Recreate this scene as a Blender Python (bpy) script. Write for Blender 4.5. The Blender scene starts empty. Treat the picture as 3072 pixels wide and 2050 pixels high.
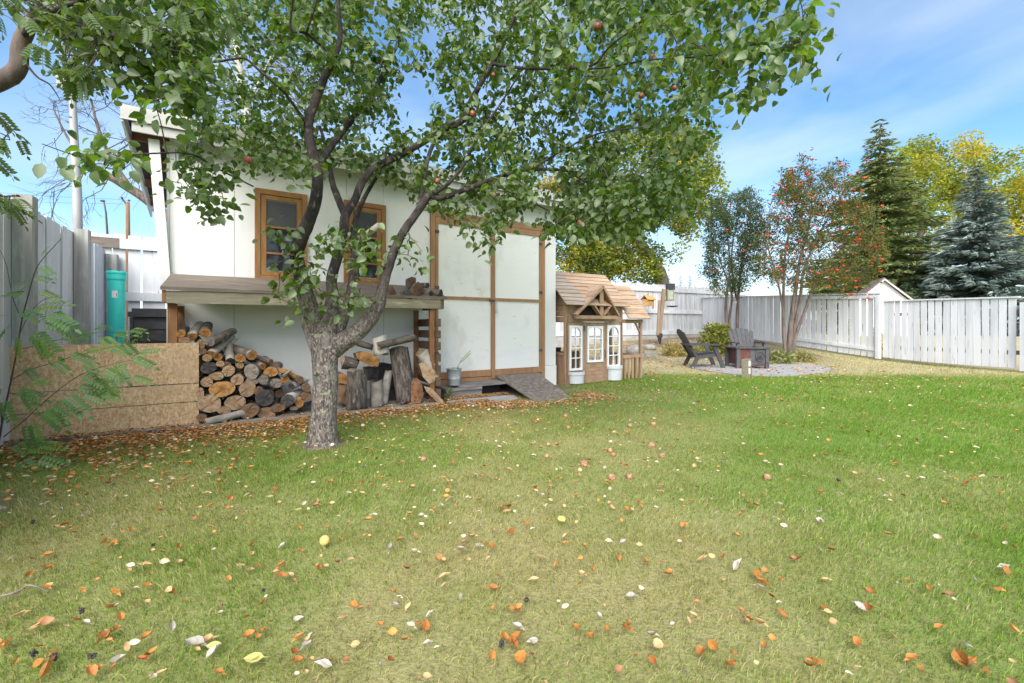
import bpy, math, random
import numpy as np
from mathutils import Vector, Matrix, Euler
random.seed(7); RNG = np.random.default_rng(7)
sc = bpy.context.scene
C = sc.collection
R = math.radians

# ------------------------------------------------------------------ camera, sky, sun, exposure
EYE, FOC, CX, CY = 1.0, 1300.0, 1536.0, 978.0
cam_d = bpy.data.cameras.new('camera'); cam = bpy.data.objects.new('camera', cam_d); C.objects.link(cam)
cam.location = (0, 0, EYE); cam.rotation_euler = (R(90), 0, 0)
cam_d.sensor_width = 36; cam_d.lens = 36 * FOC / 3072
cam_d.shift_y = (CY - 1025) / 3072
cam_d.clip_end = 2000; cam_d.clip_start = 0.02
sc.camera = cam

SUN_EL, SUN_AZ = R(43), R(187)          # azimuth measured clockwise from +Y
w = bpy.data.worlds.new('World'); sc.world = w; w.use_nodes = True
nt = w.node_tree; nt.nodes.clear()
out = nt.nodes.new('ShaderNodeOutputWorld'); bg = nt.nodes.new('ShaderNodeBackground')
sky = nt.nodes.new('ShaderNodeTexSky'); sky.sky_type = 'NISHITA'; sky.sun_disc = False
sky.sun_elevation = SUN_EL; sky.sun_rotation = SUN_AZ
sky.altitude = 600; sky.air_density = 1.0; sky.dust_density = 1.5; sky.ozone_density = 2.2
tc = nt.nodes.new('ShaderNodeTexCoord'); mp = nt.nodes.new('ShaderNodeMapping')
mp.inputs['Scale'].default_value = (1.0, 1.0, 2.4); mp.inputs['Rotation'].default_value = (0.1, 0.25, 0.5); mp.inputs['Location'].default_value = (1.3, 0, 0)
nz = nt.nodes.new('ShaderNodeTexNoise'); nz.inputs['Scale'].default_value = 1.5; nz.inputs['Detail'].default_value = 5
nz.inputs['Roughness'].default_value = 0.5; nz.inputs['Distortion'].default_value = 0.5
rp = nt.nodes.new('ShaderNodeValToRGB'); rp.color_ramp.elements[0].position = 0.36; rp.color_ramp.elements[1].position = 0.72
rp.color_ramp.elements[0].color = (0, 0, 0, 1); rp.color_ramp.elements[1].color = (0.82, 0.82, 0.82, 1)
mx = nt.nodes.new('ShaderNodeMix'); mx.data_type = 'RGBA'
nt.links.new(tc.outputs['Generated'], mp.inputs['Vector']); nt.links.new(mp.outputs[0], nz.inputs['Vector'])
nt.links.new(nz.outputs['Fac'], rp.inputs['Fac']); nt.links.new(rp.outputs['Color'], mx.inputs['Factor'])
hs = nt.nodes.new('ShaderNodeHueSaturation'); hs.inputs['Saturation'].default_value = 1.15; hs.inputs['Hue'].default_value = 0.493; hs.inputs['Value'].default_value = 1.0; nt.links.new(sky.outputs['Color'], hs.inputs['Color']); nt.links.new(hs.outputs[0], mx.inputs['A']); mx.inputs['B'].default_value = (3.9, 4.2, 4.6, 1)
nt.links.new(mx.outputs['Result'], bg.inputs['Color']); bg.inputs['Strength'].default_value = 0.09
nt.links.new(bg.outputs[0], out.inputs['Surface'])
sun_d = bpy.data.lights.new('sun', 'SUN'); sun = bpy.data.objects.new('sun', sun_d); C.objects.link(sun)
sun_d.energy = 2.3; sun_d.angle = R(55); sun_d.color = (1.0, 0.95, 0.87)
sv = Vector((math.sin(SUN_AZ) * math.cos(SUN_EL), math.cos(SUN_AZ) * math.cos(SUN_EL), math.sin(SUN_EL)))
sun.rotation_euler = sv.to_track_quat('Z', 'Y').to_euler()
sc.view_settings.view_transform = 'Standard'; sc.view_settings.look = 'None'
sc.view_settings.gamma = 1; sc.view_settings.use_curve_mapping = False
sc.view_settings.exposure = 1.65
sc.cycles.max_bounces = 8; sc.cycles.transparent_max_bounces = 8

# ------------------------------------------------------------------ places
def at(u, v, Y):
    return Vector(((u - CX) / FOC * Y, Y, EYE + (CY - v) / FOC * Y))
def smooth(a, b, x):
    t = min(1, max(0, (x - a) / (b - a))); return t * t * (3 - 2 * t)
def terr(x, y):
    return 0.55 * smooth(10.2, 17.5, y)
def gnd(u, v):
    Y = EYE * FOC / (v - CY)
    for _ in range(30):
        z = terr(0, Y); Y = 0.5 * Y + 0.5 * (EYE - z) * FOC / (v - CY)
    return Vector(((u - CX) / FOC * Y, Y, terr(0, Y)))
ANG = math.atan2(1300, 2114)
DX = Vector((math.cos(ANG), math.sin(ANG), 0)); DN = Vector((-DX.y, DX.x, 0))
_Y = EYE * FOC / (1155 - CY); SR = Vector(((1667 - CX) / FOC * _Y, _Y, 0)); SW = 5.172
SL = SR - DX * SW                                             # front left corner of the shed
def S(x, y, z): return SL + DX * x + DN * y + Vector((0, 0, z))
def fac(u, v, off=0.0):                                       # pixel -> (along facade, height) in the plane `off` behind it
    rx = (u - CX) / FOC
    t = (SR.dot(DN) + off) / (rx * DN.x + DN.y)
    p = Vector((rx * t, t, 0))
    return (p - SL).dot(DX), EYE + (CY - v) / FOC * t
def line_u(P, D, u):                                          # parameter where the line P + t D crosses image column u
    k = (u - CX) / FOC
    return (k * P.y - P.x) / (D.x - k * D.y)

# ------------------------------------------------------------------ mesh helpers
class MB:
    def __init__(s): s.v = []; s.f = []; s.m = []
    def add(s, vs, fs, mi=0):
        n = len(s.v); s.v += [tuple(p) for p in vs]; s.f += [tuple(i + n for i in f) for f in fs]; s.m += [mi] * len(fs); return s
    def box(s, x0, x1, y0, y1, z0, z1, M=None, mi=0):
        vs = [Vector(p) for p in ((x0,y0,z0),(x1,y0,z0),(x1,y1,z0),(x0,y1,z0),(x0,y0,z1),(x1,y0,z1),(x1,y1,z1),(x0,y1,z1))]
        if M: vs = [M @ p for p in vs]
        return s.add(vs, [(0,3,2,1),(4,5,6,7),(0,1,5,4),(1,2,6,5),(2,3,7,6),(3,0,4,7)], mi)
    def prism(s, poly, y0, y1, mi=0):                         # polygon in xz (counter clockwise seen from -y), extruded along y
        n = len(poly); vs = [(p[0], y0, p[1]) for p in poly] + [(p[0], y1, p[1]) for p in poly]
        fs = [tuple(range(n)), tuple(range(2*n-1, n-1, -1))] + [(i, i+n, (i+1) % n + n, (i+1) % n) for i in range(n)]
        return s.add(vs, fs, mi)
    def beam(s, a, b, w, h, up=(0, 0, 1), mi=0):
        a, b = Vector(a), Vector(b); d = (b - a); L = d.length; d.normalize(); up = Vector(up)
        if abs(d.dot(up)) > .98: up = Vector((0, 1, 0)) if abs(d.y) < .9 else Vector((1, 0, 0))
        x = d.cross(up).normalized(); z = x.cross(d).normalized()
        M = Matrix((( x.x, d.x, z.x, a.x), (x.y, d.y, z.y, a.y), (x.z, d.z, z.z, a.z), (0, 0, 0, 1)))
        return s.box(-w/2, w/2, 0, L, -h/2, h/2, M, mi)
    def tube(s, pts, rad, n=8, cap=True, noise=0.0, mi=0, seed=0):
        pts = [Vector(p) for p in pts]; k = len(pts)
        if not hasattr(rad, '__len__'): rad = [rad] * k
        rr = random.Random(seed); vs = []; X = None
        for i, p in enumerate(pts):
            d = (pts[min(i+1, k-1)] - pts[max(i-1, 0)]).normalized()
            if X is None: X = d.orthogonal().normalized()
            else: X = (X - d * X.dot(d)).normalized()
            Yv = d.cross(X)
            for j in range(n):
                a = 2 * math.pi * j / n; q = rad[i] * (1 + noise * (rr.random() * 2 - 1))
                vs.append(p + X * math.cos(a) * q + Yv * math.sin(a) * q)
        fs = [(i*n + j, i*n + (j+1) % n, (i+1)*n + (j+1) % n, (i+1)*n + j) for i in range(k-1) for j in range(n)]
        if cap: fs += [tuple(range(n-1, -1, -1)), tuple(range((k-1)*n, k*n))]
        return s.add(vs, fs, mi)
    def ball(s, c, r, n=8, m=6, sq=(1, 1, 1), mi=0):
        c = Vector(c); vs = [c + Vector((0, 0, r*sq[2]))]
        for i in range(1, m):
            t = math.pi * i / m
            vs += [c + Vector((r*sq[0]*math.sin(t)*math.cos(2*math.pi*j/n), r*sq[1]*math.sin(t)*math.sin(2*math.pi*j/n), r*sq[2]*math.cos(t))) for j in range(n)]
        vs.append(c - Vector((0, 0, r*sq[2]))); L = len(vs) - 1
        fs = [(0, 1+j, 1+(j+1) % n) for j in range(n)]
        for i in range(m-2): fs += [(1+i*n+j, 1+(i+1)*n+j, 1+(i+1)*n+(j+1) % n, 1+i*n+(j+1) % n) for j in range(n)]
        fs += [(L, 1+(m-2)*n+(j+1) % n, 1+(m-2)*n+j) for j in range(n)]
        return s.add(vs, fs, mi)
    def lathe(s, prof, n=20, c=(0, 0), mi=0):                 # profile of (r, z)
        k = len(prof); vs = [(c[0]+r*math.cos(2*math.pi*j/n), c[1]+r*math.sin(2*math.pi*j/n), z) for r, z in prof for j in range(n)]
        fs = [(i*n+j, i*n+(j+1) % n, (i+1)*n+(j+1) % n, (i+1)*n+j) for i in range(k-1) for j in range(n)]
        fs += [tuple(range(n-1, -1, -1)), tuple(range((k-1)*n, k*n))]
        return s.add(vs, fs, mi)
    def mesh(s, name, mats, smooth=False, attr=None):
        me = bpy.data.meshes.new(name); me.from_pydata(s.v, [], s.f)
        for m in (mats if isinstance(mats, (list, tuple)) else [mats]): me.materials.append(m)
        if any(s.m): me.polygons.foreach_set('material_index', s.m)
        if smooth: me.polygons.foreach_set('use_smooth', [True] * len(me.polygons))
        me.update(); return me
def spline(pts, rad, k=5):                                    # Catmull-Rom through points and radii
    P = [Vector(p) for p in pts]; n = len(P); out, ro = [], []
    for i in range(n - 1):
        p0, p1, p2, p3 = P[max(i-1, 0)], P[i], P[i+1], P[min(i+2, n-1)]
        for j in range(k):
            t = j / k
            out.append(0.5 * ((2*p1) + (p2-p0)*t + (2*p0-5*p1+4*p2-p3)*t*t + (3*p1-p0-3*p2+p3)*t**3)); ro.append(rad[i]*(1-t) + rad[i+1]*t)
    return out + [P[-1]], ro + [rad[-1]]
def tag(o, label=None, cat=None, group=None, kind=None):
    if label: o['label'] = label
    if cat: o['category'] = cat
    if group: o['group'] = group
    if kind: o['kind'] = kind
    return o
def link(name, me, parent=None, loc=None, rot=None, scale=None):
    o = bpy.data.objects.new(name, me); C.objects.link(o)
    if parent is not None: o.parent = parent
    if loc is not None: o.location = loc
    if rot is not None: o.rotation_euler = rot
    if scale is not None: o.scale = scale
    return o
def thing(name, label, cat, loc=(0, 0, 0), rz=0.0, group=None):
    return tag(link(name, None, None, loc, (0, 0, rz)), label, cat, group)
def part(name, mb, mat, parent=None, smooth=False, loc=None, rot=None):
    return link(name, mb.mesh(name, mat, smooth), parent, loc, rot)
def bulk(name, verts, tris, mat, parent=None, cols=None, smooth=False):     # big triangle soup from numpy
    me = bpy.data.meshes.new(name); verts = np.asarray(verts, np.float32); tris = np.asarray(tris, np.int32)
    me.vertices.add(len(verts)); me.vertices.foreach_set('co', verts.ravel())
    me.loops.add(tris.size); me.loops.foreach_set('vertex_index', tris.ravel())
    me.polygons.add(len(tris)); me.polygons.foreach_set('loop_start', np.arange(0, tris.size, 3, dtype=np.int32))
    if smooth: me.polygons.foreach_set('use_smooth', np.ones(len(tris), bool))
    if cols is not None:
        a = me.color_attributes.new('Col', 'FLOAT_COLOR', 'POINT'); a.data.foreach_set('color', np.asarray(cols, np.float32).ravel())
    me.materials.append(mat); me.update(calc_edges=True); me.validate()
    return link(name, me, parent)

# ------------------------------------------------------------------ materials
def mat(name, base, rough=.75, layers=(), bump=None, coord='Object', vary=0.0, spec=.4, metal=0.0, attr=None, trans=None, back=None, zfade=None):
    """base colour, then noise layers (colour, scale xyz, lo, hi[, detail]) mixed over it; vary = brightness spread between objects"""
    m = bpy.data.materials.new(name); m.use_nodes = True; t = m.node_tree; N = t.nodes; Lk = t.links
    b = N['Principled BSDF']; o = N['Material Output']
    b.inputs['Roughness'].default_value = rough; b.inputs['Specular IOR Level'].default_value = spec; b.inputs['Metallic'].default_value = metal
    if coord == 'World': g = N.new('ShaderNodeNewGeometry'); vec = g.outputs['Position']
    else: g = N.new('ShaderNodeTexCoord'); vec = g.outputs[coord]
    oi = N.new('ShaderNodeObjectInfo')
    off = N.new('ShaderNodeVectorMath'); off.operation = 'MULTIPLY_ADD'; off.inputs[1].default_value = (1, 1, 1)
    mu = N.new('ShaderNodeMath'); mu.operation = 'MULTIPLY'; mu.inputs[1].default_value = 53.0
    Lk.new(oi.outputs['Random'], mu.inputs[0]); Lk.new(vec, off.inputs[0]); Lk.new(mu.outputs[0], off.inputs[2]); vec = off.outputs[0]
    def noise(scale, detail=5, rough_=.6):
        mp = N.new('ShaderNodeMapping'); mp.inputs['Scale'].default_value = scale if hasattr(scale, '__len__') else (scale,)*3
        nz = N.new('ShaderNodeTexNoise'); nz.inputs['Scale'].default_value = 1; nz.inputs['Detail'].default_value = detail; nz.inputs['Roughness'].default_value = rough_
        Lk.new(vec, mp.inputs['Vector']); Lk.new(mp.outputs[0], nz.inputs['Vector']); return nz.outputs['Fac']
    def rgb(c): n = N.new('ShaderNodeRGB'); n.outputs[0].default_value = (*c, 1); return n.outputs[0]
    def mixc(f, a, bb, mode='MIX'):
        x = N.new('ShaderNodeMix'); x.data_type = 'RGBA'; x.blend_type = mode
        if hasattr(f, 'links'): Lk.new(f, x.inputs['Factor'])
        else: x.inputs['Factor'].default_value = f
        Lk.new(a, x.inputs['A']); Lk.new(bb, x.inputs['B']); return x.outputs['Result']
    def ramp(f, lo, hi):
        r = N.new('ShaderNodeMapRange'); r.inputs['From Min'].default_value = lo; r.inputs['From Max'].default_value = hi; Lk.new(f, r.inputs['Value']); return r.outputs[0]
    if attr:
        a = N.new('ShaderNodeAttribute'); a.attribute_name = attr; col = a.outputs['Color']
    else: col = rgb(base)
    for l in layers: col = mixc(ramp(noise(l[1], l[4] if len(l) > 4 else 5), l[2], l[3]), col, rgb(l[0]))
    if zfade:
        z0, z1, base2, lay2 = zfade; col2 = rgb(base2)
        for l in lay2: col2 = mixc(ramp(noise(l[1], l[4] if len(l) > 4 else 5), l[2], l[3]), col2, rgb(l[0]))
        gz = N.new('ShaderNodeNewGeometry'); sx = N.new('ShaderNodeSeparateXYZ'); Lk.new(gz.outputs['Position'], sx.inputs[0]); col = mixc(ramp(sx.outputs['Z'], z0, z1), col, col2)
    if vary:
        r = N.new('ShaderNodeMapRange'); r.inputs['To Min'].default_value = 1 - vary; r.inputs['To Max'].default_value = 1 + vary
        Lk.new(oi.outputs['Random'], r.inputs['Value'])
        hs = N.new('ShaderNodeHueSaturation'); Lk.new(r.outputs[0], hs.inputs['Value']); Lk.new(col, hs.inputs['Color']); col = hs.outputs[0]
    if back:
        ge = N.new('ShaderNodeNewGeometry'); col = mixc(ge.outputs['Backfacing'], col, mixc(.7, col, rgb(back)))
    Lk.new(col, b.inputs['Base Color'])
    if bump:
        bp = N.new('ShaderNodeBump'); bp.inputs['Strength'].default_value = bump[1]; bp.inputs['Distance'].default_value = bump[2] if len(bump) > 2 else .01
        Lk.new(noise(bump[0], 6), bp.inputs['Height']); Lk.new(bp.outputs[0], b.inputs['Normal'])
    if trans:
        tr = N.new('ShaderNodeBsdfTranslucent'); ms = N.new('ShaderNodeMixShader'); ms.inputs[0].default_value = trans[1]
        Lk.new(mixc(1.0, col, rgb(trans[0]), 'MULTIPLY'), tr.inputs['Color'])
        Lk.new(b.outputs[0], ms.inputs[1]); Lk.new(tr.outputs[0], ms.inputs[2]); Lk.new(ms.outputs[0], o.inputs['Surface'])
    return m
M = {}
M['ground'] = mat('ground', (.1, .1, .05), .95, [((.14,.11,.06), 26, .58, .72), ((.26,.21,.11), 60, .5, .7)], ((70), .7, .02), 'World', attr='Col')
M['grass'] = mat('grass', (.1,.15,.03), .6, attr='Col', trans=((1.6,1.8,.9), .38), spec=.3)
M['litter'] = mat('litter', (.4,.2,.05), .6, attr='Col', trans=((1.3,1.1,.8), .2), spec=.3)
M['paint'] = mat('white_paint', (.76,.755,.74), .6, [((.66,.67,.69), (1.2,1.2,.5), .45, .75), ((.42,.40,.37), (9,9,2.2), .70, .76), ((.60,.58,.54), (3,3,60), .66, .8), ((.25,.24,.23), (55,55,40), .745, .77, 2)], ((40,40,8), .25, .004), 'World', .02)
M['doorpaint'] = mat('door_white_paint', (.79,.785,.77), .5, [((.72,.73,.74), (1.5,1.5,5), .5, .75), ((.40,.38,.35), (7,7,38), .665, .72), ((.62,.58,.52), (2,2,1.2), .58, .8)], ((6,6,60), .3, .003), 'Object', .01)
M['fence'] = mat('weathered_white_fence', (.62,.63,.655), .75, [((.50,.51,.545), (5,5,.8), .45, .7), ((.30,.29,.28), (24,24,2.4), .63, .73), ((.30,.29,.27), (40,40,24), .72, .76)], ((50,50,4), .35, .004), 'World', .07)
M['fencegrey'] = mat('bleached_grey_fence', (.58,.59,.61), .8, [((.40,.40,.41), (16,16,.9), .42, .64), ((.24,.235,.23), (40,40,2), .62, .74)], ((50,50,4), .4, .004), 'World', .12)
M['postgrey'] = mat('grey_fence_post', (.40,.40,.38), .85, [((.26,.26,.24), (18,18,1.2), .4, .65), ((.52,.52,.51), (6,6,3), .55, .75)], ((50,50,4), .4, .005), 'World')
M['railbrown'] = mat('brown_fence_rail', (.17,.14,.125), .8, [((.11,.09,.08), (6,6,30), .45, .65)], ((20,20,50), .3, .004), 'World')
M['fasciapaint'] = mat('grey_beige_fascia_paint', (.50,.50,.475), .65, [((.40,.40,.38), (2,2,12), .45, .7)], ((30,30,8), .2, .003), 'World')
M['trim'] = mat('brown_stained_trim', (.37,.205,.105), .6, [((.29,.15,.072), (14,14,2), .4, .65), ((.50,.30,.17), (30,30,5), .66, .76)], ((40,40,6), .3, .003), 'Object', .06)
M['wintrim'] = mat('ochre_stained_window_frame', (.33,.165,.055), .5, [((.25,.115,.035), (20,20,3), .4, .65)], ((40,40,6), .25, .003), 'Object', .05)
M['weather'] = mat('weathered_plank', (.19,.155,.125), .85, [((.14,.11,.085), (2.5,22,22), .42, .6), ((.33,.29,.24), (3,34,34), .56, .72), ((.08,.07,.06), (5,5,60), .70, .76)], ((5,50,50), .6, .006), 'Object', .08)
M['oldwood'] = mat('old_green_grey_timber', (.25,.22,.16), .85, [((.19,.165,.12), (3,26,26), .42, .62), ((.40,.37,.29), (5,30,30), .58, .74)], ((5,50,50), .5, .005), 'Object', .08)
M['brownwood'] = mat('brown_stained_post', (.27,.125,.055), .75, [((.17,.08,.035), (25,25,2.5), .4, .65), ((.36,.2,.1), (40,40,3), .62, .75)], ((40,40,4), .4, .004), 'Object', .08)
M['slat'] = mat('dark_slat', (.14,.095,.06), .8, [((.085,.06,.04), (3,30,30), .4, .65), ((.2,.15,.1), (3,40,40), .62, .76)], ((5,50,50), .4, .004), 'Object', .08)
M['osb'] = mat('strand_board', (.56,.385,.22), .7, [((.40,.245,.115), (34,34,52), .42, .60, 3), ((.64,.48,.31), (60,60,22), .52, .62, 3), ((.36,.19,.08), (40,40,10), .655, .71, 2), ((.60,.47,.32), (60,60,24), .60, .68, 2), ((.40,.28,.19), (1.8,1.8,2.0), .50, .85)], ((60,60,40), .3, .003), 'World')
M['bark'] = mat('apple_bark', (.20,.17,.152), .9, [((.10,.078,.068), (34,34,15), .44, .56), ((.35,.32,.295), (60,60,34), .53, .63), ((.055,.045,.04), (75,75,22), .56, .63), ((.33,.35,.22), (17,17,17), .60, .70), ((.45,.40,.38), (5,5,3), .60, .74)], ((60,60,22), 1.0, .02), 'World', zfade=(.85, 1.45, (.07,.055,.05), [((.022,.018,.018), (7,7,4), .42, .58), ((.19,.16,.145), (24,24,12), .58, .72)]))  # darker young bark higher up, with the limbs' backlit shade painted in
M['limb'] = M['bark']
M['twig'] = mat('twig_bark', (.085,.062,.052), .8, [((.15,.115,.10), 18, .5, .7)], None, 'World')
M['leaf'] = mat('apple_leaf', (.075,.145,.025), .38, [((.125,.185,.02), 2.2, .40, .65), ((.155,.215,.025), 19, .50, .60), ((.045,.10,.04), 23, .50, .60), ((.40,.31,.05), 9.1, .735, .76), ((.20,.11,.04), 160, .70, .76)], None, 'World', .3, trans=((1.9,2.0,.7), .45), back=(.20,.26,.15), spec=.6)
M['darkleaf'] = mat('rowan_leaf', (.06,.115,.02), .5, [((.08,.12,.02), 3, .42, .65), ((.20,.13,.02), 2.2, .70, .76)], None, 'World', .15, trans=((2.0,2.0,.7), .38), back=(.12,.17,.08), spec=.4)
M['sapleaf'] = mat('sapling_leaf', (.10,.21,.055), .45, [((.20,.27,.04), 3, .5, .7), ((.07,.17,.09), 4, .52, .7)], None, 'World', .18, trans=((1.7,1.8,.8), .35), back=(.2,.27,.16), spec=.5)
M['logbark'] = mat('log_bark', (.19,.155,.13), .9, [((.10,.08,.068), (14,14,14), .42, .58), ((.33,.29,.26), (22,22,9), .56, .7)], ((30,30,12), .9, .015), 'Object', .3)
M['roughbark'] = mat('rough_log_bark', (.20,.165,.145), .95, [((.085,.066,.056), (26,26,7), .43, .57), ((.34,.30,.275), (34,34,12), .56, .67)], ((34,34,8), 1.0, .03), 'Object', .15)
M['birch'] = mat('birch_bark', (.55,.52,.47), .7, [((.40,.36,.31), (5,5,12), .45, .65), ((.07,.06,.055), (9,9,40), .68, .73)], ((8,8,40), .4, .004), 'Object', .1)
M['paleb'] = mat('pale_smooth_bark', (.36,.33,.285), .8, [((.24,.215,.18), (8,8,14), .42, .62), ((.12,.105,.09), (14,14,30), .68, .74)], ((20,20,20), .4, .006), 'Object', .1)
M['teal'] = mat('teal_plastic', (.05,.70,.61), .35, [((.05,.64,.56), (3,3,1), .4, .7)], None, 'Object', spec=.5)
M['black'] = mat('black_plastic', (.022,.022,.026), .5, [((.04,.04,.045), 12, .5, .7)], ((60), .15, .002))
M['concrete'] = mat('concrete', (.42,.40,.38), .9, [((.31,.295,.275), 3, .42, .65), ((.5,.485,.46), 30, .55, .7), ((.2,.19,.17), 9, .66, .76)], ((60), .4, .006), 'World')
M['stonegrey'] = mat('grey_step_wood', (.27,.25,.23), .9, [((.16,.15,.14), (3,24,24), .42, .62), ((.36,.34,.32), (5,36,36), .57, .72)], ((6,50,50), .5, .006), 'Object', .08)
M['ramp'] = mat('worn_strand_board_ramp', (.225,.185,.155), .9, [((.14,.115,.10), (16,16,30), .44, .58, 3), ((.33,.285,.245), (30,14,30), .56, .66, 3)], ((50), .4, .004))
M['cedar'] = mat('cedar_boards', (.37,.24,.155), .65, [((.28,.175,.105), (9,9,2), .42, .66), ((.40,.25,.15), (25,25,4), .62, .76)], ((40,40,8), .2, .003), 'Object', .08)
M['shingle'] = mat('cedar_shingle_board', (.46,.33,.23), .75, [((.35,.215,.13), (2.5,16,16), .42, .65), ((.52,.37,.26), (3,24,24), .6, .75)], ((4,40,40), .25, .003), 'Object', .10)
M['shinglegrey'] = mat('greyed_shingle_board', (.40,.325,.265), .8, [((.31,.245,.195), (2.5,16,16), .42, .65), ((.50,.42,.36), (3,24,24), .6, .75)], ((4,40,40), .25, .003), 'Object', .10)
M['whitepl'] = mat('white_plastic', (.78,.79,.81), .35, [((.70,.71,.73), 5, .5, .75)], None, spec=.5)
M['bucketpl'] = mat('grey_white_bucket', (.60,.62,.65), .4, [((.52,.54,.57), 4, .5, .75)], None, spec=.5)
M['galv'] = mat('galvanised_metal', (.52,.56,.60), .4, [((.42,.46,.50), (14,14,5), .45, .65)], None, metal=.35)
M['glassd'] = mat('dark_window_glass', (.018,.019,.021), .06, [((.03,.031,.034), 2, .4, .7)], None, spec=.6)
M['glassg'] = mat('grey_window_glass', (.075,.075,.078), .25, [((.06,.06,.062), 3, .4, .7)], None, spec=.5)  # lighter grey glass for the top panes
M['dark'] = mat('dark_interior', (.02,.017,.015), .9)
M['roofing'] = mat('dark_roofing', (.055,.045,.042), .9, [((.10,.065,.05), 12, .5, .7)], ((60), .5, .006))
M['soffit'] = mat('rusty_soffit', (.20,.085,.05), .8, [((.13,.055,.035), 8, .45, .65)], ((40), .3, .004))
M['steel'] = mat('dark_grey_steel', (.075,.075,.08), .65, [((.05,.048,.052), 7, .45, .65), ((.2,.19,.19), 20, .64, .75)], ((50), .2, .003), 'Object', .05)
M['rust'] = mat('rusty_steel', (.13,.045,.03), .8, [((.08,.035,.03), 5, .42, .62), ((.20,.085,.05), 14, .6, .75)], ((40), .4, .004))
M['chair'] = mat('charcoal_plastic_wood', (.042,.042,.048), .6, [((.065,.065,.072), (3,14,14), .5, .7)], ((4,40,40), .2, .002), 'Object', .08)
M['greymetal'] = mat('grey_painted_pole', (.40,.40,.41), .55, [((.30,.30,.31), (5,5,1.2), .45, .7)], None, 'World')
M['brownpole'] = mat('creosote_pole', (.25,.14,.08), .85, [((.15,.085,.05), (12,12,1), .4, .65)], None, 'World')
M['pole_post'] = mat('weathered_feeder_post', (.27,.19,.13), .85, [((.17,.12,.085), (30,30,2), .4, .65), ((.36,.29,.21), (40,40,3), .6, .75)], ((40,40,4), .4, .004))
M['yellowwood'] = mat('yellow_pine', (.48,.29,.11), .6, [((.38,.21,.07), (4,22,22), .42, .65)], ((5,40,40), .2, .002), 'Object', .08)
M['feederglass'] = mat('feeder_glass', (.30,.34,.26), .2, [((.2,.23,.16), 14, .45, .65)], None, spec=.6)
M['apple'] = mat('apple_skin', (.20,.045,.035), .4, [((.34,.17,.06), 30, .50, .66)], None, 'Object', .15, spec=.5)
M['applef'] = mat('fallen_apple_skin', (.28,.10,.07), .55, [((.40,.28,.14), 45, .42, .58), ((.16,.07,.04), 60, .6, .7)], None, 'Object', .15, spec=.5)
M['berry'] = mat('rowan_berries', (.55,.06,.012), .4, [((.40,.03,.008), 30, .45, .65)], None, 'Object', .15, spec=.5)
M['farfol'] = mat('far_foliage', (.1,.1,.1), .65, attr='Col', trans=((1.7,1.7,.7), .35), spec=.25)
M['needles'] = mat('spruce_needles', (.1,.1,.1), .7, attr='Col', spec=.25)
M['farbark'] = mat('far_tree_bark', (.17,.13,.11), .9, [((.09,.07,.06), (12,12,3), .42, .62), ((.26,.215,.185), (16,16,4), .6, .75)], ((20,20,5), .6, .02), 'World')
M['siding'] = mat('neighbour_white_siding', (.78,.78,.78), .6, [((.70,.70,.71), (2,2,14), .5, .7)], None, 'World')
M['shing'] = mat('brown_asphalt_shingles', (.20,.135,.12), .9, [((.13,.09,.085), 14, .45, .65), ((.28,.21,.19), 30, .58, .72)], ((40), .5, .01), 'World')
M['rock'] = mat('field_stone', (.24,.22,.20), .9, [((.17,.155,.14), 7, .42, .65), ((.31,.29,.27), 20, .58, .72)], ((25), .6, .012), 'Object', .15)
M['soilm'] = mat('soil', (.13,.095,.07), .95, [((.08,.06,.045), 12, .42, .6), ((.22,.18,.15), 40, .58, .7)], ((40), .8, .02), 'World')
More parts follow.
